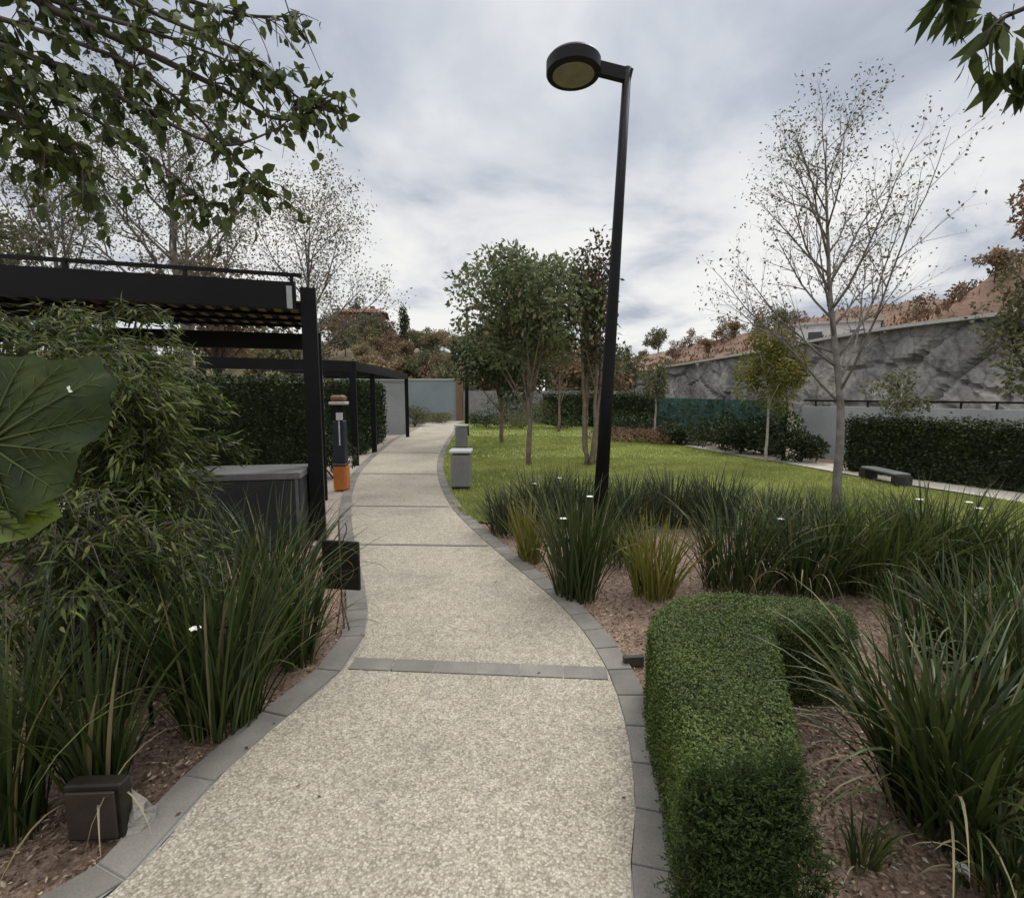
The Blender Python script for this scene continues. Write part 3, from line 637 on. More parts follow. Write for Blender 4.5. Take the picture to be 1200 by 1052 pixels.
def weeping(label, loc, h, n, seed, spread=.55):
    r = np.random.default_rng(seed); t = thing('weeping_shrub', label, 'shrub', loc, 'weeping shrubs in the left bed'); wood = MB(); lp = []; ld = []
    for k in range(22):
        a = r.uniform(0, 2*PI); rd = spread*r.uniform(.25,1); hh = h*r.uniform(.6,1)
        pts = cr([A(0,0,-.03)+A(math.cos(a),math.sin(a),0)*.06, A(math.cos(a)*rd*.35, math.sin(a)*rd*.35, hh*.55), A(math.cos(a)*rd*.65, math.sin(a)*rd*.65, hh*.85), A(math.cos(a)*rd*.95, math.sin(a)*rd*.95, hh*.98), A(math.cos(a)*rd*1.25, math.sin(a)*rd*1.25, hh*.93)], 6)
        wood.tube(pts, np.linspace(.012,.003,len(pts)), 5)
        for q in range(18):
            j = r.integers(len(pts)//5, len(pts)); s0 = pts[j]; aa = r.uniform(0, 2*PI); tw = cr([s0, s0+A(math.cos(aa),math.sin(aa),.15)*.12, s0+A(math.cos(aa)*.22,math.sin(aa)*.22,-.10)], 4)
            wood.tube(tw, .0022, 3); lp += [tw[i] for i in range(len(tw))]; ld += [nrm(A(math.cos(aa),math.sin(aa),-.15))]*len(tw)
    part(wood, 'stems', M['barkd'], t, False)
    lp = np.array(lp); ld = np.array(ld); s = r.integers(0, len(lp), n)
    mb = MB().leaves(lp[s]+r.normal(0,.02,(n,3)), nrm(ld[s]+r.normal(0,.55,(n,3))+A(0,0,-.22)), nrm(r.normal(0,.5,(n,3))+A(0,0,1)), r.uniform(.05,.11,n), r.uniform(.009,.016,n), 'lance')
    part(mb, 'leaves', M['bamboo'], t, False); return t
weeping('tall weeping shrub with narrow leaves, in front of the charcoal counter', (-2.2,2.95,0), 2.0, 9500, 50, .44)
weeping('weeping shrub with narrow leaves against the left frame edge', (-3.1,2.75,0), 2.1, 8500, 51, .55)
weeping('weeping shrub with narrow leaves below the pergola beam', (-2.95,3.7,0), 2.25, 8500, 52, .55)
weeping('low weeping shrub spreading beneath the giant leaf', (-2.0,2.3,0), 1.2, 3800, 53, .34)
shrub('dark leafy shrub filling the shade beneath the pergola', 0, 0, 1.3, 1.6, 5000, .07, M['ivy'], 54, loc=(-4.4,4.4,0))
# giant leaf plant
t = thing('elephant_ear_plant', 'giant rounded leaf plant leaning in at the left frame edge', 'plant', (-1.75,1.15,0))
def bigleaf(c, tipdir, nd, R_, seed):
    r = np.random.default_rng(seed); ax = nrm(tipdir); nd = nrm(np.asarray(nd)-ax*np.dot(nd, ax)); sd = np.cross(ax, nd); rings, segs = 9, 48; v = [c]; f = []
    for i in range(1, rings+1):
        for j in range(segs):
            a = j*2*PI/segs; q = abs(((a+PI) % (2*PI))-PI)/PI    # 0 tip, 1 base notch
            prof = 1.02+.22*math.exp(-(q/.12)**2)-.62*math.exp(-((1-q)/.055)**2)+.018*math.sin(a*12+math.sin(a*3)*2)+.02*math.sin(a*5+1)
            prof += .03*r.normal()*(i == rings); rr = R_*prof*i/rings; wv = R_*.006*(-1)**j*(i/rings)+R_*.006*r.normal()+ R_*(.05*math.sin(a*9)*(i/rings)**2-.18*(i/rings)**2*math.cos(a)**2-.03*(i/rings)*abs(math.sin(a*4)))
            v.append(c+ax*rr*math.cos(a)+sd*rr*.82*math.sin(a)+nd*wv)
    for j in range(segs): f.append((0, 1+j, 1+(j+1)%segs))
    for i in range(rings-1):
        for j in range(segs): a = 1+i*segs; f.append((a+j, a+segs+j, a+segs+(j+1)%segs, a+(j+1)%segs))
    ve = MB()
    def sp(a, t):
        q = abs(((a+PI) % (2*PI))-PI)/PI; prof = 1.02+.22*math.exp(-(q/.12)**2)-.62*math.exp(-((1-q)/.055)**2)+.018*math.sin(a*12+math.sin(a*3)*2)+.02*math.sin(a*5+1)
        rr = R_*prof*t; return c+ax*rr*math.cos(a)+sd*rr*.82*math.sin(a)+nd*(R_*(.05*math.sin(a*9)*t**2-.18*t**2*math.cos(a)**2-.03*t*abs(math.sin(a*4)))+.004)
    for k in (0, .42, -.42, .85, -.85, 1.3, -1.3, 1.8, -1.8, 2.35, -2.35):
        ve.tube([sp(k, t) for t in np.linspace(.02, .95, 12)], np.linspace(.0042, .0012, 12), 5)
        for t in (.35, .5, .65, .8):
            for g in (-1, 1): ve.tube([sp(k, t), sp(k+g*.10/t*.6, t+.07), sp(k+g*.17/t*.6, t+.16 if t < .8 else t+.12)], [.0016, .0012, .0006], 4)
    return MB().add(v, f, 0, True), ve
c1 = Q(-14,520,1.30)
lf, ve = bigleaf(c1, A(.74,.12,.55), A(.30,-.80,.42), .27, 1); lo = part(lf, 'leaf', M['ear'], t); part(ve, 'veins', M['earv'], lo)
c2 = Q(-50,592,1.25); lf, ve = bigleaf(c2, A(.9,.15,-.1), A(.1,-.75,.6), .17, 2); lo2 = part(lf, 'leaf', M['eary'], t); part(ve, 'veins', M['ear'], lo2)
for c in (c1, c2): part(MB().tube(cr([A(-1.75,1.15,-.03), A(-1.72,1.2,.6), c+A(-.08,.03,-.05), c], 6), np.linspace(.02,.008,19), 8), 'stem', M['ear'], t)
q = Q(80,457,1.285); tag(MB().leaves([q, q], [A(.3,0,1), A(1,-.1,-.4)], [A(0,-1,0)]*2, .012, .010).build('white_spot', M['petal'], org=None), 'tiny white spot on the giant leaf', 'petal')  # white spot on the leaf, made of two small blades
# ------------------------------------------------------------------ lamp posts
def lamp(base, top, hd, label):
    t = thing('street_lamp', label, 'street lamp', base, 'park lamp posts'); b0 = A(*base); tp = A(*top); d = tp-b0
    part(MB().lathe(b0+A(0,0,-.02), [(.17,0),(.17,.03),(.10,.035),(.10,.10)], 24), 'base_plate', M['black2'], t)
    part(MB().tube([b0, b0+d*.35, b0+d*.7, tp+A(0,0,.03)], [.082,.068,.054,.043], 12), 'pole', M['black'], t)
    h = A(*hd); part(MB().bar(tp+A(.043,0,-.05), h+nrm(tp-h)*.2+A(0,0,.02), .07, .12), 'arm', M['black'], t)
    head = part(MB().lathe(h, [(.215,-.07),(.265,-.07),(.275,-.055),(.275,.055),(.25,.085),(.10,.10)], 40), 'lamp_head', M['black2'], t)
    part(MB().lathe(h+A(0,0,-.067), [(.195,-.012),(.21,-.004),(.213,.02)], 40), 'lens', M['lens'], head)
    return t
lb = P(701,628); lt = Q(735,84,lb[1]); lh = Q(672,80,lb[1])
lamp(lb, lt, lh+A(-.0,0,0), 'tall black street lamp with a round disc head, nearest in the shrub bed')
ob = P(547,510); lamp(ob, A(ob[0]+.05, ob[1], 4.7), A(ob[0]+.6, ob[1], 4.7), 'far black lamp post beside the litter bins, its head inside the tree')
# ------------------------------------------------------------------ bins
def bin_(px, py, label, first=None):
    c = P(px, py)
    if first is not None: return copy_thing(first, c, .05, 1.05, label)
    t = thing('litter_bin', label, 'bin', c, 'grey litter bins beside the path')
    part(MB().box((0,0,.325), (.32,.32,.53), bev=.015), 'body', M['bin'], t, False)
    part(MB().box((0,0,.03), (.27,.27,.06)), 'plinth', M['black'], t, False)
    part(MB().box((0,0,.645), (.37,.37,.05), bev=.012), 'lid', M['binlid'], t, False)
    mb = MB()
    for k in range(5): mb.box((-.12+.06*k, -.166, .33), (.012,.01,.48))
    part(mb, 'front_ribs', M['conc'], t, False)
    return t
bn = bin_(541, 573, 'grey square litter bin with a pale lid, the nearer one on the lawn edge')
bin_(541, 526, 'grey litter bin at the foot of the far lamp post, farther of the two', bn)
# ------------------------------------------------------------------ pergolas
t = thing('pergola', 'black steel pergola with a slatted roof over the left bed', 'pergola', (-2.3,5.35,0))
FR = A(-2.17,5.33); BR = A(-2.86,7.35); ux = nrm(A(-1,-.32)); LN = 6.2; FL = FR+ux*LN; BL = BR+ux*LN
def p3(p, z): return A(p[0], p[1], z)
bx = MB
part(MB().box(p3(FR+A(.03,.02),1.33), (.15,.15,2.70), .31), 'post', M['black'], t)
part(MB().box(p3(BR,1.22), (.14,.14,2.48), .31), 'post', M['black'], t)
for q in (FR+ux*3.6, BR+ux*3.4): part(MB().box(p3(q,1.22), (.14,.14,2.46), .31), 'post', M['black'], t)
part(MB().bar(p3(FR+A(-.05,-.1),2.585), p3(FL,2.585), .09, .26), 'front_beam', M['black2'], t)
part(MB().bar(p3(BR,2.33), p3(BL,2.33), .09, .22), 'rear_beam', M['black2'], t)
part(MB().bar(p3(FR,2.52), p3(BR,2.52), .08, .16), 'side_beam', M['black2'], t); part(MB().bar(p3(FR+ux*3.6,2.40), p3(BR+ux*3.6,2.40), .06, .14), 'side_beam', M['black2'], t)
mb = MB()
for k in range(1, 4):
    e = (BR-FR)*k/4; mb.bar(p3(FR+e+ux*.05,2.485), p3(FL+e,2.485), .04, .032)
part(mb, 'joists', M['black'], t)
mb = MB(); k = 0
while k*.17 < LN: s = FR+ux*(k*.17+.06); e = BR+ux*(k*.17+.06); mb.bar(p3(s,2.515), p3(e,2.515), .065, .025); k += 1
part(mb, 'roof_slats', M['black'], t)
part(MB().add([(*FR,2.545),(*FL,2.545),(*BL,2.545),(*BR,2.545),(*FR,2.549),(*FL,2.549),(*BL,2.549),(*BR,2.549)], [(0,1,2,3),(7,6,5,4),(0,4,5,1),(1,5,6,2),(2,6,7,3),(3,7,4,0)]), 'roof_sheet', M['cane'], t)
mb = MB().bar(p3(FR+A(.0,-.05),2.80), p3(FL,2.80), .035, .035)
for k in range(0, 7): mb.bar(p3(FR+ux*(.1+k*.95)+A(0,-.05),2.70), p3(FR+ux*(.1+k*.95)+A(0,-.05),2.80), .03, .03, up=(1,0,0))
part(mb, 'top_rail', M['black2'], t)
part(MB().box(p3(FR+A(-.09,-.16),2.56), (.05,.05,.22), .31), 'downpipe', M['palewall'], t)
t = thing('pergola', 'farther black frame pergola standing along the path', 'pergola', (-3.5,10.9,0))
fr = Q(413,430,10.9)[:2]; br = Q(476,441,17.9)[:2]; fl = Q(235,425,9.55)[:2]; md = Q(436,434,13.3)[:2]
for q in (fr, md, br, fl): part(MB().box(p3(q,1.13), (.13,.13,2.3), .2), 'post', M['black'], t)
part(MB().bar(p3(fl,2.17), p3(fr+nrm(fr-fl)*.06,2.17), .12, .22), 'front_beam', M['black2'], t)
part(MB().bar(p3(fr,2.175), p3(br,2.175), .12, .2), 'side_beam', M['black2'], t)
bl = br+(fl-fr); part(MB().bar(p3(bl,2.17), p3(br,2.17), .12, .2), 'rear_beam', M['black2'], t)
mb = MB()
for k in range(1, 9): e = (br-fr)*k/9; mb.bar(p3(fr+e,2.2), p3(fl+e,2.2), .06, .12)
part(mb, 'rafters', M['black'], t)
# counter, sign, ground box, stone, orange post
t = thing('charcoal_counter', 'charcoal rendered counter with a pale grey slab top at the pergola corner', 'counter', (-2.85,5.25,0))
part(MB().box(A(-2.8,5.15,.36), (1.2,.62,.74), .18, bev=.01), 'body', M['charcoal'], t)
part(MB().box(A(-2.8,5.15,.765), (1.215,.635,.07), .18, bev=.006), 'top_slab', M['greytop'], t)
part(MB().bar(A(-2.185,4.958,.0), A(-2.185,4.958,.73), .03, .03, up=(1,0,0)), 'corner_trim', M['greytop'], t)
sb = P(403,738); t = thing('garden_sign', 'small dark square sign on a thin forked stake beside the path', 'sign', sb)
part(MB().box(sb+A(0,0,.455), (.265,.02,.335), -.15, bev=.006), 'panel', M['panel'], t)
part(MB().tube([sb+A(0,-.016,.20), sb+A(0,-.016,.77)], .006, 6), 'stake', M['barkd'], t)
part(MB().tube(cr([sb+A(.02,-.02,.62), sb+A(.05,-.02,.70), sb+A(.045,-.02,.75)], 3), .004, 5), 'hook', M['barkd'], t)
for s in (-1, 0, 1): part(MB().tube([sb+A(0,-.016,.24), sb+A(.05*s,-.016+.03*(s==0),-.03)], .006, 5), 'leg', M['barkr'], t)
a = np.arange(25)*2*PI/24; part(MB().tube(np.stack([sb[0]+.07*np.cos(a)+.02, np.full(25, sb[1]-.022), sb[2]+.43+.07*np.sin(a)], 1), .003, 4), 'ring_mark', M['brown'], t)
gb = P(112,985); t = thing('ground_box', 'dark brown square box on the mulch at lower left', 'box', gb)
part(MB().box(gb+A(0,.03,.105), (.20,.055,.22), .05, bev=.006), 'body', M['panel'], t); part(MB().box(gb+A(0,-.004,.105), (.17,.012,.18), .05, bev=.003), 'front_panel', M['panelb'], t)
r = np.random.default_rng(3); s0 = P(158,965); v = []; 
for i in range(7):
    for j in range(12):
        zz = i/6; rr = (.085*(1-zz)**.75+.004)*(1+.18*r.normal()); v.append(s0+A(rr*math.cos(j*PI/6), rr*.7*math.sin(j*PI/6), zz*.17-.03))
f = [(i*12+j, i*12+(j+1)%12, i*12+12+(j+1)%12, i*12+12+j) for i in range(6) for j in range(12)]+[tuple(range(72,84))]
tag(MB().add([q-s0 for q in v], f).build('pointed_stone', M['stone'], org=None), 'pale pointed stone beside the dark box on the left kerb', 'stone').location = s0
ob = P(401,574); t = thing('dispenser_post', 'slim dark dispenser post with an orange base box by the far pergola', 'dispenser', ob)
part(MB().box(ob+A(0,0,.21), (.22,.22,.42), bev=.03), 'base_box', M['orange'], t)
part(MB().box(ob+A(0,0,.435), (.225,.225,.035), bev=.01), 'base_rim', M['barkd'], t)
part(MB().box(ob+A(0,0,.80), (.19,.16,.70), bev=.015), 'column', M['navy'], t)
part(MB().box(ob+A(.02,-.082,.95), (.02,.012,.40)), 'white_strip', M['binlid'], t)
part(MB().box(ob+A(.03,-.085,1.22), (.10,.03,.12)), 'white_box', M['binlid'], t)
part(MB().box(ob+A(0,0,1.43), (.27,.2,.05), bev=.01), 'collar', M['lightconc'], t)
part(MB().box(ob+A(0,0,1.28), (.16,.14,.26)), 'neck', M['black'], t)
part(MB().box(ob+A(0,0,1.51), (.23,.17,.10), bev=.03), 'cap', M['brown'], t)
# low wire fence in the left bed
t = thing('wire_fence', 'low black wire fence among the strap leaves on the left', 'fence', (-2.0,2.3,0))
fa, fb = A(-2.9,1.75,0), A(-1.38,2.42,0)
for k in range(5): q = fa+(fb-fa)*k/4; part(MB().tube([q+A(0,0,-.03), q+A(0,0,.46)], .009, 6), 'post', M['black'], t)
for zz in (.2,.31,.42): part(MB().tube([fa+A(0,0,zz), fb+A(0,0,zz)], .005, 5), 'wire', M['black'], t)
# plank and plant marker
q = P(742,777); tag(MB().box(q, (.12,.03,.09), .1).build('edging_board', M['barkd'], org=q), 'short dark edging board between the right kerb and the clipped hedge', 'edging')
q = P(907,676); tag(MB().box(q+A(0,0,.17), (.016,.006,.40), .3).build('plant_marker', M['white'], org=q), 'thin white plant marker standing in the dark clump behind the hedge', 'marker')
# bench
a, b_ = P(1017,560), P(1056,570); d = b_-a; ln = np.linalg.norm(d); rz = math.atan2(d[1], d[0]); mid = (a+b_)/2
t = thing('bench', 'low backless bench with two dark block legs beside the footpath', 'bench', mid)
part(MB().box(mid+A(0,0,.205), (ln+.04,.27,.04), rz, bev=.01), 'seat', M['greytop'], t)
for e in (a, b_): part(MB().box(e+A(0,0,.09), (.17,.24,.185), rz), 'leg', M['charcoal'], t)

# ------------------------------------------------------------------ trees of the park
pb = dict(seg=.3, wob=.10, up=(.0,.07,.05,.03), tip=.12, leaf=2, ls=.10, n=(26,10,6), st=(.30,.2,.15), ang=(.72,.6,.6), ra=(.50,.42,.5), sh=(.70,.5,.4), rr=(.30,.45,.6))
bt = P(980,612); branch_tree('bare_tree', 'tall bare tree with a grey trunk and fine upswept twigs, right of the lamp', bt, 4.95, .058, pb, M['sparse'], M['bark'], 3600, .042, 170, d0=(-.02,0,1))
ct = P(620,545); crown_tree('lawn_tree', 'dense green round crowned tree on the lawn left of the lamp', ct, 3.5, 1.8, 1.55, 34, 10500, .115, M['tree'], M['barkr'], 71, 1, .065, lob=(.24,.4))
ct2 = P(588,520); crown_tree('lawn_tree', 'darker small crowned tree behind the round crowned tree', ct2, 2.75, 1.75, 1.5, 20, 8000, .15, M['treed'], M['barkr'], 72, 1, .07)
crown_tree('lawn_tree', 'small rust leaved tree between the round crowned tree and the lamp pole', P(655,506), 2.9, 1.5, 1.3, 14, 2600, .14, M['brownt'], M['barkr'], 78, 1, .06)
ct3 = P(691,545); crown_tree('red_tinged_tree', 'slender many stemmed tree with red tinged leaves just left of the lamp pole', ct3, 3.45, .85, 1.7, 18, 2900, .11, M['myrtle'], M['barkr'], 73, 4, .05, fill=.5)
crown_tree('sapling', 'olive yellow sapling with a pale trunk beside the footpath', P(897,541), 2.25, .85, 1.3, 24, 6500, .08, M['sap'], M['barkp'], 74, 1, .04, group='saplings beside the footpath')
crown_tree('sapling', 'small sparse sapling right behind the bench', P(1048,556), 1.55, .65, .6, 12, 1100, .07, M['olive'], M['barkp'], 75, 1, .03, group='saplings beside the footpath')
crown_tree('sapling', 'small green sapling in front of the teal fence, just right of the lamp pole', P(767,517), 2.0, .75, .75, 10, 1100, .11, M['olive'], M['barkp'], 76, 1, .045, group='saplings beside the footpath')
crown_tree('edge_tree', 'brownish green tree at the right frame edge in front of the rock wall', (13.6,12.4,0), 3.5, 1.7, 2.3, 20, 4600, .13, M['olive'], M['barkd'], 77, 1, .1)
ps = dict(seg=.6, wob=.10, up=(.0,.05,.03,.0), tip=.15, leaf=2, ls=.25, n=(16,8,5), st=(.3,.2,.15), ang=(.7,.7,.7), ra=(.55,.45,.5), sh=(.45,.5,.4), rr=(.4,.45,.6))
branch_tree('sparse_tree', 'tall thin leaved tree above the middle of the pergola roof', (-9.6,15,0), 8.6, .14, ps, M['sparse'], M['bark'], 10500, .085, 80, group='sparse trees behind the pergola', gather=.2)
branch_tree('sparse_tree', 'thin leaved tree behind the right end of the pergola roof', (-6.9,16,0), 6.9, .11, ps, M['sparse'], M['bark'], 7500, .085, 81, group='sparse trees behind the pergola', gather=.2)
branch_tree('sparse_tree', 'thin leaved tree above the left half of the pergola roof', (-13.2,15,0), 8.3, .12, ps, M['sparse'], M['bark'], 7000, .085, 82, group='sparse trees behind the pergola', gather=.2)
crown_tree('olive_tree', 'brownish olive tree low behind the pergola at the left frame edge', (-17,17,0), 5.3, 3.6, 2.4, 18, 4500, .2, M['olive'], M['barkd'], 83, 1, .12)
crown_tree('olive_tree', 'brown tinged tree low behind the middle of the pergola', (-11.2,19,0), 4.9, 3.0, 2.5, 16, 4200, .2, M['tan'], M['barkd'], 84, 1, .12)
# overhanging branches, top left and top right (their trunks stand outside the picture)
def overhang(name, label, loc, trunk, boughs, n_tw, nleaf, L, W, seed, mat, kind, tw=.22, droop=.7):
    r = np.random.default_rng(seed); t = thing(name, label, 'tree', loc); wood = MB(); wood.tube(cr(trunk, 5), np.linspace(.14,.07,len(cr(trunk,5))), 10); lp, ld = [], []
    for bpts, w0 in boughs:
        c = cr(bpts, 8); wood.tube(c, np.linspace(w0, .004, len(c)), 6)
        for k in range(n_tw):
            j = r.integers(len(c)//5, len(c)); s0 = c[j]; tg = nrm(c[min(j+1,len(c)-1)]-c[j-1]); d = nrm(tg*.6+r.normal(0,.75,3)+A(0,0,-.12))
            l = tw*r.uniform(.5,1.3); q = cr([s0, s0+d*l*.5, s0+d*l+A(0,0,-.25*l)], 4); wood.tube(q, np.linspace(.004,.0015,len(q)), 4)
            for i in range(1, len(q)): lp.append(q[i]); ld.append(d)
    part(wood, 'trunk', M['barkd'], t)
    lp = np.array(lp); ld = np.array(ld); s = r.integers(0, len(lp), nleaf)
    mb = MB().leaves(lp[s]+r.normal(0,.012,(nleaf,3)), nrm(ld[s]*.5+r.normal(0,.6,(nleaf,3))+A(0,0,-droop)), nrm(r.normal(0,1,(nleaf,3))), L*r.uniform(.6,1.25,nleaf), W*r.uniform(.7,1.2,nleaf), kind)
    part(mb, 'crown', mat, t); return t
tk = [A(-4.6,1.4,-.05), A(-4.5,1.4,1.2), A(-4.2,1.5,2.4), A(-3.6,1.8,3.3)]
bo = [([tk[2], Q(-160,-60,2.4), Q(90,25,2.7), Q(245,97,2.95), Q(330,140,3.1), Q(398,112,3.15)], .03),
      ([tk[2], Q(-150,40,2.3), Q(60,75,2.6), Q(170,130,2.8), Q(260,170,2.9), Q(330,150,3)], .022),
      ([tk[2], Q(-160,110,2.3), Q(20,140,2.5), Q(90,185,2.6), Q(108,235,2.6)], .018),
      ([tk[3], Q(-60,-120,2.6), Q(140,-30,2.9), Q(270,15,3.1), Q(350,20,3.2)], .026),
      ([tk[3], Q(-100,-80,2.5), Q(60,0,2.7), Q(200,45,2.8), Q(300,85,3.0)], .02),
      ([tk[2], Q(-120,80,2.3), Q(30,100,2.5), Q(150,165,2.7), Q(240,235,2.8)], .016),
      ([tk[3], Q(60,40,2.6), Q(200,110,2.9), Q(280,190,3.0), Q(315,225,3.0)], .014),
      ([tk[3], Q(-60,-10,2.5), Q(0,80,2.6), Q(40,150,2.6), Q(60,190,2.6)], .014),
      ([tk[3], Q(0,-60,2.6), Q(190,20,2.9), Q(300,70,3.0), Q(350,115,3.1), Q(385,125,3.15)], .016)]
overhang('overhanging_tree', 'dark leafy boughs hanging across the upper left corner', (-4.6,1.4,0), tk, bo, 56, 1750, .076, .05, 90, M['over'], 'ovate')
tk = [A(4.7,1.2,-.05), A(4.6,1.25,1.4), A(4.2,1.5,2.8), A(3.7,1.9,3.8)]
bo = [([tk[3], Q(1300,-60,2.4), Q(1230,-5,2.4), Q(1170,25,2.4), Q(1150,55,2.4)], .02), ([tk[3], Q(1330,20,2.3), Q(1235,50,2.4), Q(1190,75,2.4)], .014), ([tk[3], Q(1250,-60,2.4), Q(1150,-25,2.4), Q(1110,-5,2.4)], .014)]
overhang('overhanging_tree', 'cluster of long pointed dark leaves hanging in at the upper right corner', (4.7,1.2,0), tk, bo, 9, 210, .17, .05, 91, M['over'], 'lance', .10, 1.2)

# ------------------------------------------------------------------ hedges, fences and shrubs around the lawn
def strip(p, q, w_): 
    p = A(*p[:2]); q = A(*q[:2]); d = nrm(q-p); n = A(-d[1], d[0])*w_; k = 5
    return [tuple(p+(q-p)*i/k) for i in range(k+1)]+[tuple(q+n+(p-q)*i/k) for i in range(k+1)]
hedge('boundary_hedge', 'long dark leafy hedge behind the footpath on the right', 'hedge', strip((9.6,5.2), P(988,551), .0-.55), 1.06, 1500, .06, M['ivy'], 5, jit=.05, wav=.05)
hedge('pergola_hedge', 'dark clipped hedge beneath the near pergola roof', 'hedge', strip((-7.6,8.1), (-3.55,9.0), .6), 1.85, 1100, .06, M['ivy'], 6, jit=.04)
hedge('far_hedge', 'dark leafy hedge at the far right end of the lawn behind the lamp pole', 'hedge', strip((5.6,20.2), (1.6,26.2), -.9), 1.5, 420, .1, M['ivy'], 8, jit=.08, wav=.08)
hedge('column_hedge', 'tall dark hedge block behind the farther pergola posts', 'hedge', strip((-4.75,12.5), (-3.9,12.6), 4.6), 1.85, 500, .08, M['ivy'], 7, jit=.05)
FN = [(6.75,12.2),(6.4,15),(5.75,19.5)]
t = thing('mesh_fence', 'teal mesh fence panels behind the lawn, right of the lamp', 'fence', (6.4,15,0))
for a, b_ in zip(FN[:-1], FN[1:]):
    part(MB().bar(p3(a,.72), p3(b_,.72), .02, 1.36), 'mesh_panel', M['teal'], t)
r = np.random.default_rng(41); k = 650; u = r.random(k)*2; lo = np.minimum(u.astype(int), 1); fn = np.array(FN); pp = fn[lo]+(fn[lo+1]-fn[lo])*(u-lo)[:,None]; zz = 1.3*r.random(k)**1.3+.12*np.sin(u*14)+.05
part(MB().leaves(np.column_stack([pp[:,0]-.05-.08*r.random(k), pp[:,1], zz]), r.normal(0,1,(k,3)), nrm(r.normal(0,.5,(k,3))+A(-1,-.6,.2)), .11, .075, 'dia'), 'climbing_leaves', M['treed'], t)
for q in FN: part(MB().tube([p3(q,-.05), p3(q,1.5)], .035, 8), 'post', M['black'], t)
t = thing('boundary_wall', 'pale grey low wall with a dark rail above the long hedge', 'wall', (9.5,10.5,0))
part(MB().bar((7.4,12.6,.62), (12.5,7.0,.62), .15, 1.28), 'wall_body', M['palewall'], t); part(MB().bar((7.4,12.6,1.40), (12.5,7.0,1.40), .04, .04), 'rail', M['black2'], t)
mb = MB()
for k in range(14): q = A(7.4,12.6,0)+A(5.1,-5.6,0)*(k+.5)/14; mb.bar(q+A(0,0,1.26), q+A(0,0,1.39), .03, .03, up=(1,0,0))
part(mb, 'rail_posts', M['black2'], t)
t = thing('garden_wall', 'blue grey panel wall at the far end of the path', 'wall', (-4,28.5,0))
part(MB().box((-6.6,28.5,1.1), (7.0,.15,2.4)), 'panel', M['bluewall'], t); part(MB().box((-3.0,28.45,1.15), (.35,.3,2.5)), 'pillar', M['brown'], t); part(MB().box((1.6,28.5,.8), (8.8,.15,1.8)), 'panel', M['conc'], t)
part(MB().box((-6.6,28.5,2.34), (7.0,.22,.08)), 'coping', M['lightconc'], t)
t = thing('side_wall', 'grey end wall behind the farthest pergola post', 'wall', (-4.4,19,0)); part(MB().box((-4.5,19.2,.98), (.9,.15,2.0), .1), 'wall_body', M['palewall'], t); part(MB().box((-4.5,19.2,2.02), (.96,.21,.06), .1), 'coping', M['conc'], t)
DG = 'low shrubs round the lawn'
for i, (lab, px, py, rx, h, mt) in enumerate((
    ('dark round shrub in front of the teal fence, left of the olive sapling', 845, 527, .9, .9, 'ivy'),
    ('dark round shrub behind the olive sapling trunk', 900, 534, .9, 1.2, 'ivy'),
    ('low dark shrub left of the footpath end', 795, 520, .7, .55, 'ivy'),
    ('dark hedge like shrub right of the lamp pole at the lawn edge', 735, 508, 1.3, 1.0, 'ivy'),
    ('low brownish shrub at the lawn edge right of the lamp pole', 722, 517, .9, .45, 'brownt'),
    ('low brownish shrub left of the small green sapling', 760, 519, .8, .45, 'brownt'),
    ('green shrub at the far lawn edge behind the trunks', 655, 503, 1.3, .75, 'ivy'),
    ('dark shrub right beside the far lamp post', 572, 502, 1.1, .8, 'ivy'),
    ('brownish green shrub at the far lawn edge left of the many stemmed tree', 612, 502, 1.2, .7, 'olive'),
    ('green shrub against the far end of the path', 518, 495, 1.1, .55, 'olive'),
    ('green shrub left of the far end of the path', 486, 499, .8, .95, 'olive'),
    ('dark green shrub beneath the olive sapling near the fence post', 938, 541, .6, .7, 'ivy'),
    ('bushy shrub against the first teal fence panel', 800, 521, .8, .8, 'treed'),
    ('bushy shrub against the second teal fence panel', 868, 531, .6, .85, 'treed'),
    ('tall green shrub against the grey wall behind the small bin', 590, 497, 1.6, 1.7, 'ivy'),
    ('tall olive shrub against the grey wall behind the lawn trees', 640, 497, 1.7, 1.5, 'olive'),
    ('tall dark shrub behind the many stemmed tree', 690, 500, 1.6, 1.5, 'ivy'))):
    shrub(lab, px, py, rx, h, 1900, .09, M[mt], 200+i, group=DG)
shrub('green shrub behind the dispenser post', 392, 560, .45, 1.1, 1500, .06, M['ivy'], 230, group=DG)
# ------------------------------------------------------------------ rock wall, houses, hill, far trees
WT = [(1330,352,20.5),(1150,372,25),(1000,392,33),(850,419,48),(730,438,75),(640,450,120)]
wt = cr([Q(*k) for k in WT], 24); n = len(wt); H_ = 26; r = np.random.default_rng(9)
cum = np.concatenate([[0], np.cumsum(np.linalg.norm(np.diff(wt[:,:2], axis=0), axis=1))])
seeds = np.stack([r.uniform(0, cum[-1], 95), r.uniform(-1, 6.5, 95)], 1); so_ = r.uniform(-.16,.16,95); sl_ = r.normal(0,.07,(95,2))
tn = nrm(np.gradient(wt[:,:2], axis=0)); nn = np.stack([tn[:,1], -tn[:,0]], 1)
if nn[0] @ (A(0,0)-wt[0,:2]) < 0: nn = -nn
s2 = np.linspace(0, cum[-1], 420); px_ = np.stack([np.interp(s2, cum, wt[:,k]) for k in range(3)], 1); nx_ = np.stack([np.interp(s2, cum, nn[:,k]) for k in range(2)], 1)
v = []
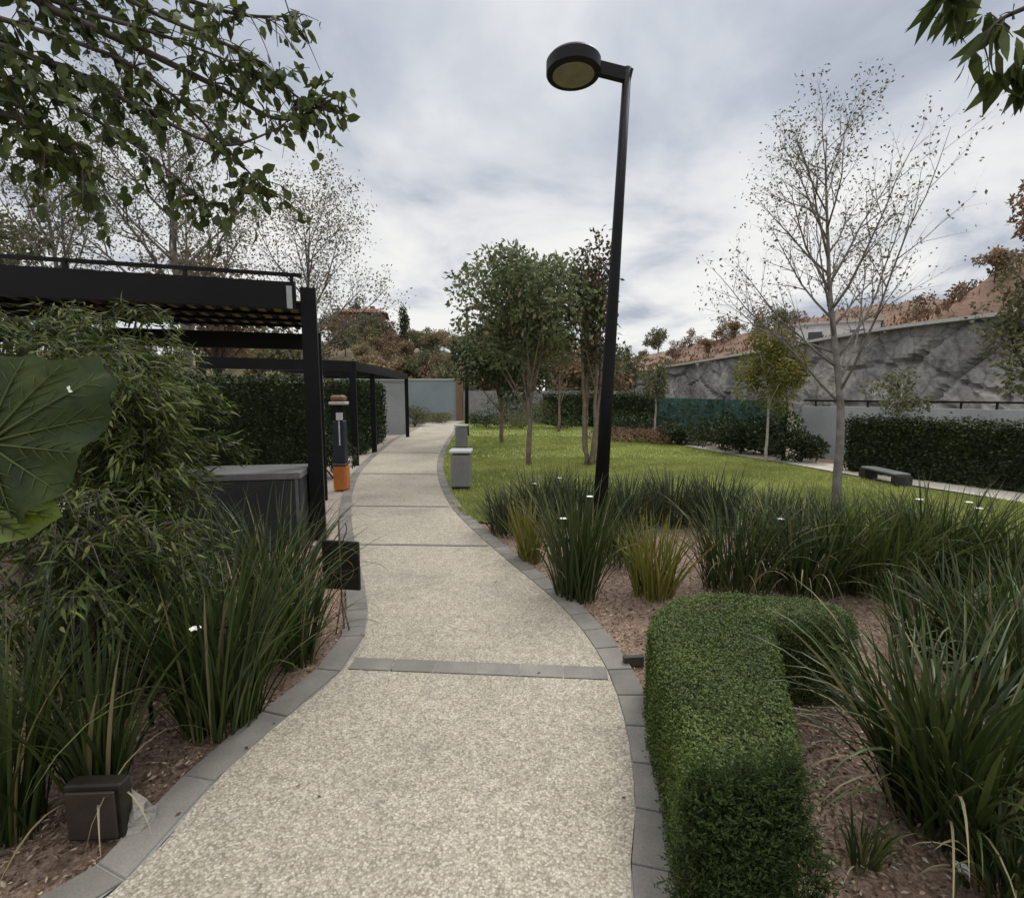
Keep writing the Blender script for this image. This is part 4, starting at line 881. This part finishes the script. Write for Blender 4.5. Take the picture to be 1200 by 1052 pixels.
for i in range(420):
    for j in range(H_+1):
        zz = -.3+(px_[i,2]+.3)*j/H_; q = np.array([s2[i]+.3*math.sin(zz*2.1), zz]); d = np.linalg.norm((seeds-q)*A(.6,1), axis=1); k = np.argmin(d); dd2 = np.partition(d, 1)[:2]
        off = so_[k]+sl_[k] @ (q-seeds[k])-.30*math.exp(-((dd2[1]-dd2[0])/.20)**2)+r.normal(0,.02)-.08*zz
        v.append((px_[i,0]+nx_[i,0]*off, px_[i,1]+nx_[i,1]*off, zz))
i, j = np.meshgrid(np.arange(419), np.arange(H_), indexing='ij'); a = (i*(H_+1)+j).ravel(); f = np.stack([a, a+H_+1, a+H_+2, a+1], 1)
tag(MB().add(v, f).build('rock_wall', M['rock']), 'long grey rock retaining wall rising behind the right side of the park', 'wall')
# red brown earth bank on top of the wall
fx = [(-9e9,1.3),(690,1.3),(900,1.3),(950,.3),(975,.06),(1000,.06),(1030,1.5),(1070,2.1),(1140,1.6),(9e9,1.3)]
mb = MB(); bank = []; rows = ((.75,-.5),(1.3,.12),(4,1.1),(8,2.5),(13,3.2),(22,3.4))
for i in range(0, 420, 3):
    px = 600+F*px_[i,0]/(px_[i,1]*CP); k = np.interp(px, *zip(*fx))
    for bk, up in rows:
        q = A(px_[i,0]-nx_[i,0]*bk, px_[i,1]-nx_[i,1]*bk, px_[i,2]+up*k*(1+.12*math.sin(i*.31+bk))+(.12*r.normal() if bk > 1 else 0)); bank.append(q)
nb = len(rows); m_ = len(bank)//nb; ii, jj = np.meshgrid(np.arange(m_-1), np.arange(nb-1), indexing='ij'); a = (ii*nb+jj).ravel()
struct(mb.add(bank, np.stack([a, a+nb, a+nb+1, a+1], 1), 0, True), 'earth_bank', M['earth'])
kk = 9000; qi = r.integers(0, m_-1, kk); qj = r.integers(1, nb-2, kk); ta, tb = r.random((kk,1)), r.random((kk,1)); bb = np.array(bank).reshape(m_, nb, 3)
q = (bb[qi,qj]*(1-ta)+bb[qi+1,qj]*ta)*(1-tb)+(bb[qi,qj+1]*(1-ta)+bb[qi+1,qj+1]*ta)*tb; clump = np.sin(q[:,0]*1.7+q[:,2]*2)+np.sin(q[:,1]*1.1-q[:,0]) > -.3; q = q[clump]; kk = len(q)
tag(MB().leaves(q-A(0,0,.05), nrm(r.normal(0,.5,(kk,3))+A(0,0,1)), r.normal(0,1,(kk,3)), r.uniform(.2,.6,kk), r.uniform(.08,.22,kk), 'dia').build('bank_scrub', M['bankleaf']), 'dry rusty grass and scrub tufts covering the red earth bank', 'scrub', kind='stuff')
mb = MB(); tv = [q+A(-n_[0]*.25, -n_[1]*.25, .06) for q, n_ in zip(px_[::4], nx_[::4])]
for a, b_ in zip(tv[:-1], tv[1:]): mb.bar(a, b_, .7, .18)
tag(mb.build('wall_coping', M['lightconc'], bpy.data.objects['rock_wall']))
def house(label, c, sz, rz, wallm, roofm, rh, flat=False, group='houses above the rock wall'):
    t = thing('house', label, 'house', c, group); t.rotation_euler = (0,0,rz); w_, d_, h_ = sz
    part(MB().box((0,0,h_/2), (w_, d_, h_)), 'wall', wallm, t, False)
    if flat: part(MB().box((0,0,h_+.1), (w_+.4, d_+.4, .2)), 'roof', M['lightconc'], t, False)
    else:
        e = .5; X, Y = w_/2+e, d_/2+e; mb = MB()
        v = [(-X,-Y,h_),(X,-Y,h_),(X,Y,h_),(-X,Y,h_),(-X*.55,0,h_+rh),(X*.55,0,h_+rh)]
        mb.add(v, [(0,1,5,4),(1,2,5),(2,3,4,5),(3,0,4),(3,2,1,0)])
        for k in range(int(2*X/.35)): 
            x = -X+.35*k+.17; f_ = max(0, min(1, (X-abs(x))/(X*.45))); mb.tube([(x,-Y,h_+.03),(x,-Y*(1-f_),h_+rh*f_+.03)], .07, 4)
        ro = part(mb, 'roof', roofm, t, False); part(MB().box((w_*.2,d_*.1,h_+rh*.8), (.6,.6,1.1)), 'chimney', wallm, ro, False)
    for k in range(max(1, int(w_/2.6))):
        x = -w_/2+(k+.5)*w_/max(1, int(w_/2.6)); wf = part(MB().box((x,-d_/2-.03,h_*.55), (1.1,.08,min(1.2,h_*.55))), 'window', M['white'], t, False)
        part(MB().box((x,-d_/2-.06,h_*.55), (.94,.06,min(1.2,h_*.55)-.16)), 'pane', M['glass'], wf, False)
    return t
def hs(px, py_eave, Y, w_, h_): q = Q(px, py_eave, Y); return (q[0], q[1]+3, q[2]-h_)
house('small white flat roofed house on top of the rock wall behind the bare tree', hs(1012,377,38,5.5,2.4), (5.5,5,2.4), -.6, M['white'], M['roof'], 1, True)
# hill at left with its house, scrub and trees
nx, ny = 60, 30; v = []
def hz_(x, y):
    u = max(0, min(1, (y-36)/30)); u = u*u*(3-2*u); s_ = 1/(1+math.exp((x+1)/3.0)); l_ = 1-.3*max(0, min(1, (-x-20)/40))
    return -.3+u*s_*l_*(8.2+.8*math.sin(x*.21)+.5*math.sin(x*.57+y*.2))
for j in range(ny):
    for i in range(nx): x = -85+110*i/(nx-1); y = 36+60*j/(ny-1); v.append((x, y, hz_(x, y)))
i, j = np.meshgrid(np.arange(nx-1), np.arange(ny-1)); a = (j*nx+i).ravel(); struct(MB().add(v, np.stack([a, a+1, a+nx+1, a+nx], 1), 0, True), 'hill', M['hill'])
q = Q(427,374,64); house('red brown house on the hill above the far pergola', (q[0],q[1],q[2]-3), (5,5,3.4), .2, M['rooft'], M['rooft'], .9, group='far houses')
HG = 'far trees on the hill beyond the path'
protos = [crown_tree('scrub_tree', 'x', (0,0,0), 2.4, 2.4, 2.0, 12, 1300, .34, M['tan'], M['barkd'], 300, 1, .12, HG, limb=False),
          crown_tree('scrub_tree', 'x', (0,0,0), 2.8, 2.5, 2.3, 12, 1400, .34, M['olive'], M['barkd'], 301, 1, .12, HG, limb=False),
          crown_tree('scrub_tree', 'x', (0,0,0), 2.4, 2.2, 2.0, 11, 1000, .32, M['brownt'], M['barkd'], 302, 1, .12, HG, limb=False),
          crown_tree('scrub_tree', 'x', (0,0,0), 3.2, 2.4, 2.8, 13, 1700, .32, M['treed'], M['barkd'], 303, 1, .14, HG, limb=False)]
kinds = ['tan leaved scrub tree', 'olive green scrub tree', 'rust brown scrub tree', 'dark green bushy tree']
used = [False]*4
def far(k, loc, rz, sc, label):
    if used[k]: return copy_thing(protos[k], loc, rz, sc, label)
    used[k] = True; o = protos[k]; o.location = loc; o.rotation_euler = (0,0,rz); o.scale = (sc,)*3; o['label'] = label; return o
r = np.random.default_rng(17)
lows = [(388,446,38),(404,446,39),(420,447,38),(437,446,40),(454,446,39),(470,447,38),(488,446,40),(505,446,39),(523,446,40),(541,446,41),(412,425,47),(430,424,48),(450,426,47),(468,425,48),(488,425,49),(500,424,48),(518,425,50),(534,424,48),(552,425,50),(400,428,60),(436,430,58),(470,430,60),(505,430,58),(537,428,60),(560,430,60),(390,405,62),(418,402,64),(436,400,60),(456,400,62),(512,405,64),(395,440,42),(412,436,44),(428,441,40),(445,438,46),(462,440,42),(480,436,48),(497,441,43),(515,438,46),(532,441,42),(552,440,44),(405,415,54),(424,418,52),(442,412,56),(458,416,55),(476,418,57),(493,410,60),(510,416,58),(528,414,62),(545,412,58),(398,395,66),(414,388,68),(447,390,70),(466,394,66),(484,390,72),(503,396,70),(520,394,70),(538,400,68)]
for (px, py, Y) in lows:
    k = int(r.integers(0, 4)); k = 0 if (k == 3 and r.random() < .7) else k
    q = Q(px, py, Y); lab = kinds[k]+' on the far hill seen over the far pergola'
    far(k, (q[0], Y, hz_(q[0], Y)-.2), r.uniform(0,6), r.uniform(.6,1.0), lab)
for (px, Y) in ((20,40),(60,46),(100,42),(150,48),(200,44),(250,50),(300,46),(340,44),(370,52)):
    k = int(r.integers(0,3)); q = Q(px, 400, Y); far(k, (q[0], Y, hz_(q[0], Y)), r.uniform(0,6), r.uniform(1.0,1.5), kinds[k]+' beyond the near pergola')
bk = np.array(bank); bpx = 600+F*bk[:,0]/(bk[:,1]*CP); brow = np.arange(len(bk)) % nb
def on_bank(px, row):
    c_ = np.where(brow == row)[0]; return bk[c_[np.argmin(np.abs(bpx[c_]-px))]]
for (px, row, k, s, lab) in ((1075,3,2,.7,'rust brown bare tree on the red earth bank, leftmost of those at right'),(1105,3,2,.85,'rust brown bare tree on the red earth bank above the bare tree fork'),(1128,4,2,.9,'rust brown bare tree on the crest of the red bank'),(1152,2,0,.6,'tan scrub tree low on the red bank near the right edge'),(1160,4,2,1.0,'rust brown bare tree on the crest near the right frame edge'),(1190,3,2,1.0,'rust brown bare tree on the red bank at the frame edge'),(1196,4,1,1.0,'olive tree on the crest at the right frame edge'),
        (735,3,2,.7,'rust brown scrub tree on the bank beside the lamp pole'),(752,3,0,.6,'tan scrub tree on the bank right of the lamp pole'),(770,4,1,1.2,'pale olive tree on the skyline right of the lamp pole'),(788,2,2,.6,'low rust brown scrub on the bank right of the lamp pole'),(806,3,2,.8,'rust brown scrub tree on the bank above the teal fence'),(826,2,0,.6,'tan scrub on the bank above the teal fence'),(842,3,2,.8,'rust brown scrub tree on the bank left of the olive sapling'),(860,3,0,.7,'tan scrub tree on the bank just left of the olive sapling'),(884,3,2,.8,'rust brown tree on the skyline behind the olive sapling'),(908,3,1,.75,'olive tree on the skyline behind the olive sapling'),(930,2,2,.6,'rust brown scrub tree left of the small white house')):
    q = on_bank(px, row); far(k, (q[0], q[1], q[2]-.3*s), r.uniform(0,6), s, lab)
for (px, py, Y, k, s, lab) in ((640,447,60,3,1.3,'dark green tree far behind the many stemmed tree'),(590,447,50,3,1.0,'dark green tree far behind the round crowned tree'),(560,447,44,0,1.0,'tan leaved tree far behind the round crowned tree'),(615,447,42,2,1.0,'rust brown tree far behind the round crowned tree'),(665,447,44,0,1.1,'tan leaved tree far behind the many stemmed tree'),(682,447,46,1,1.1,'olive tree far behind the many stemmed tree'),(702,445,50,2,1.2,'rust brown tree far behind the lamp pole'),(722,445,56,1,1.2,'olive tree far behind the lamp pole')):
    q = Q(px, py, Y); far(k, (q[0], Y, -.05), r.uniform(0,6), 1.35*s, lab)
crown_tree('cypress', 'narrow dark cypress on the far hill', (*Q(475,405,58)[:2], hz_(Q(475,405,58)[0],58)-.2), 3.2, .75, 3.6, 14, 1500, .28, M['treed'], M['barkd'], 310, 1, .1, limb=False)
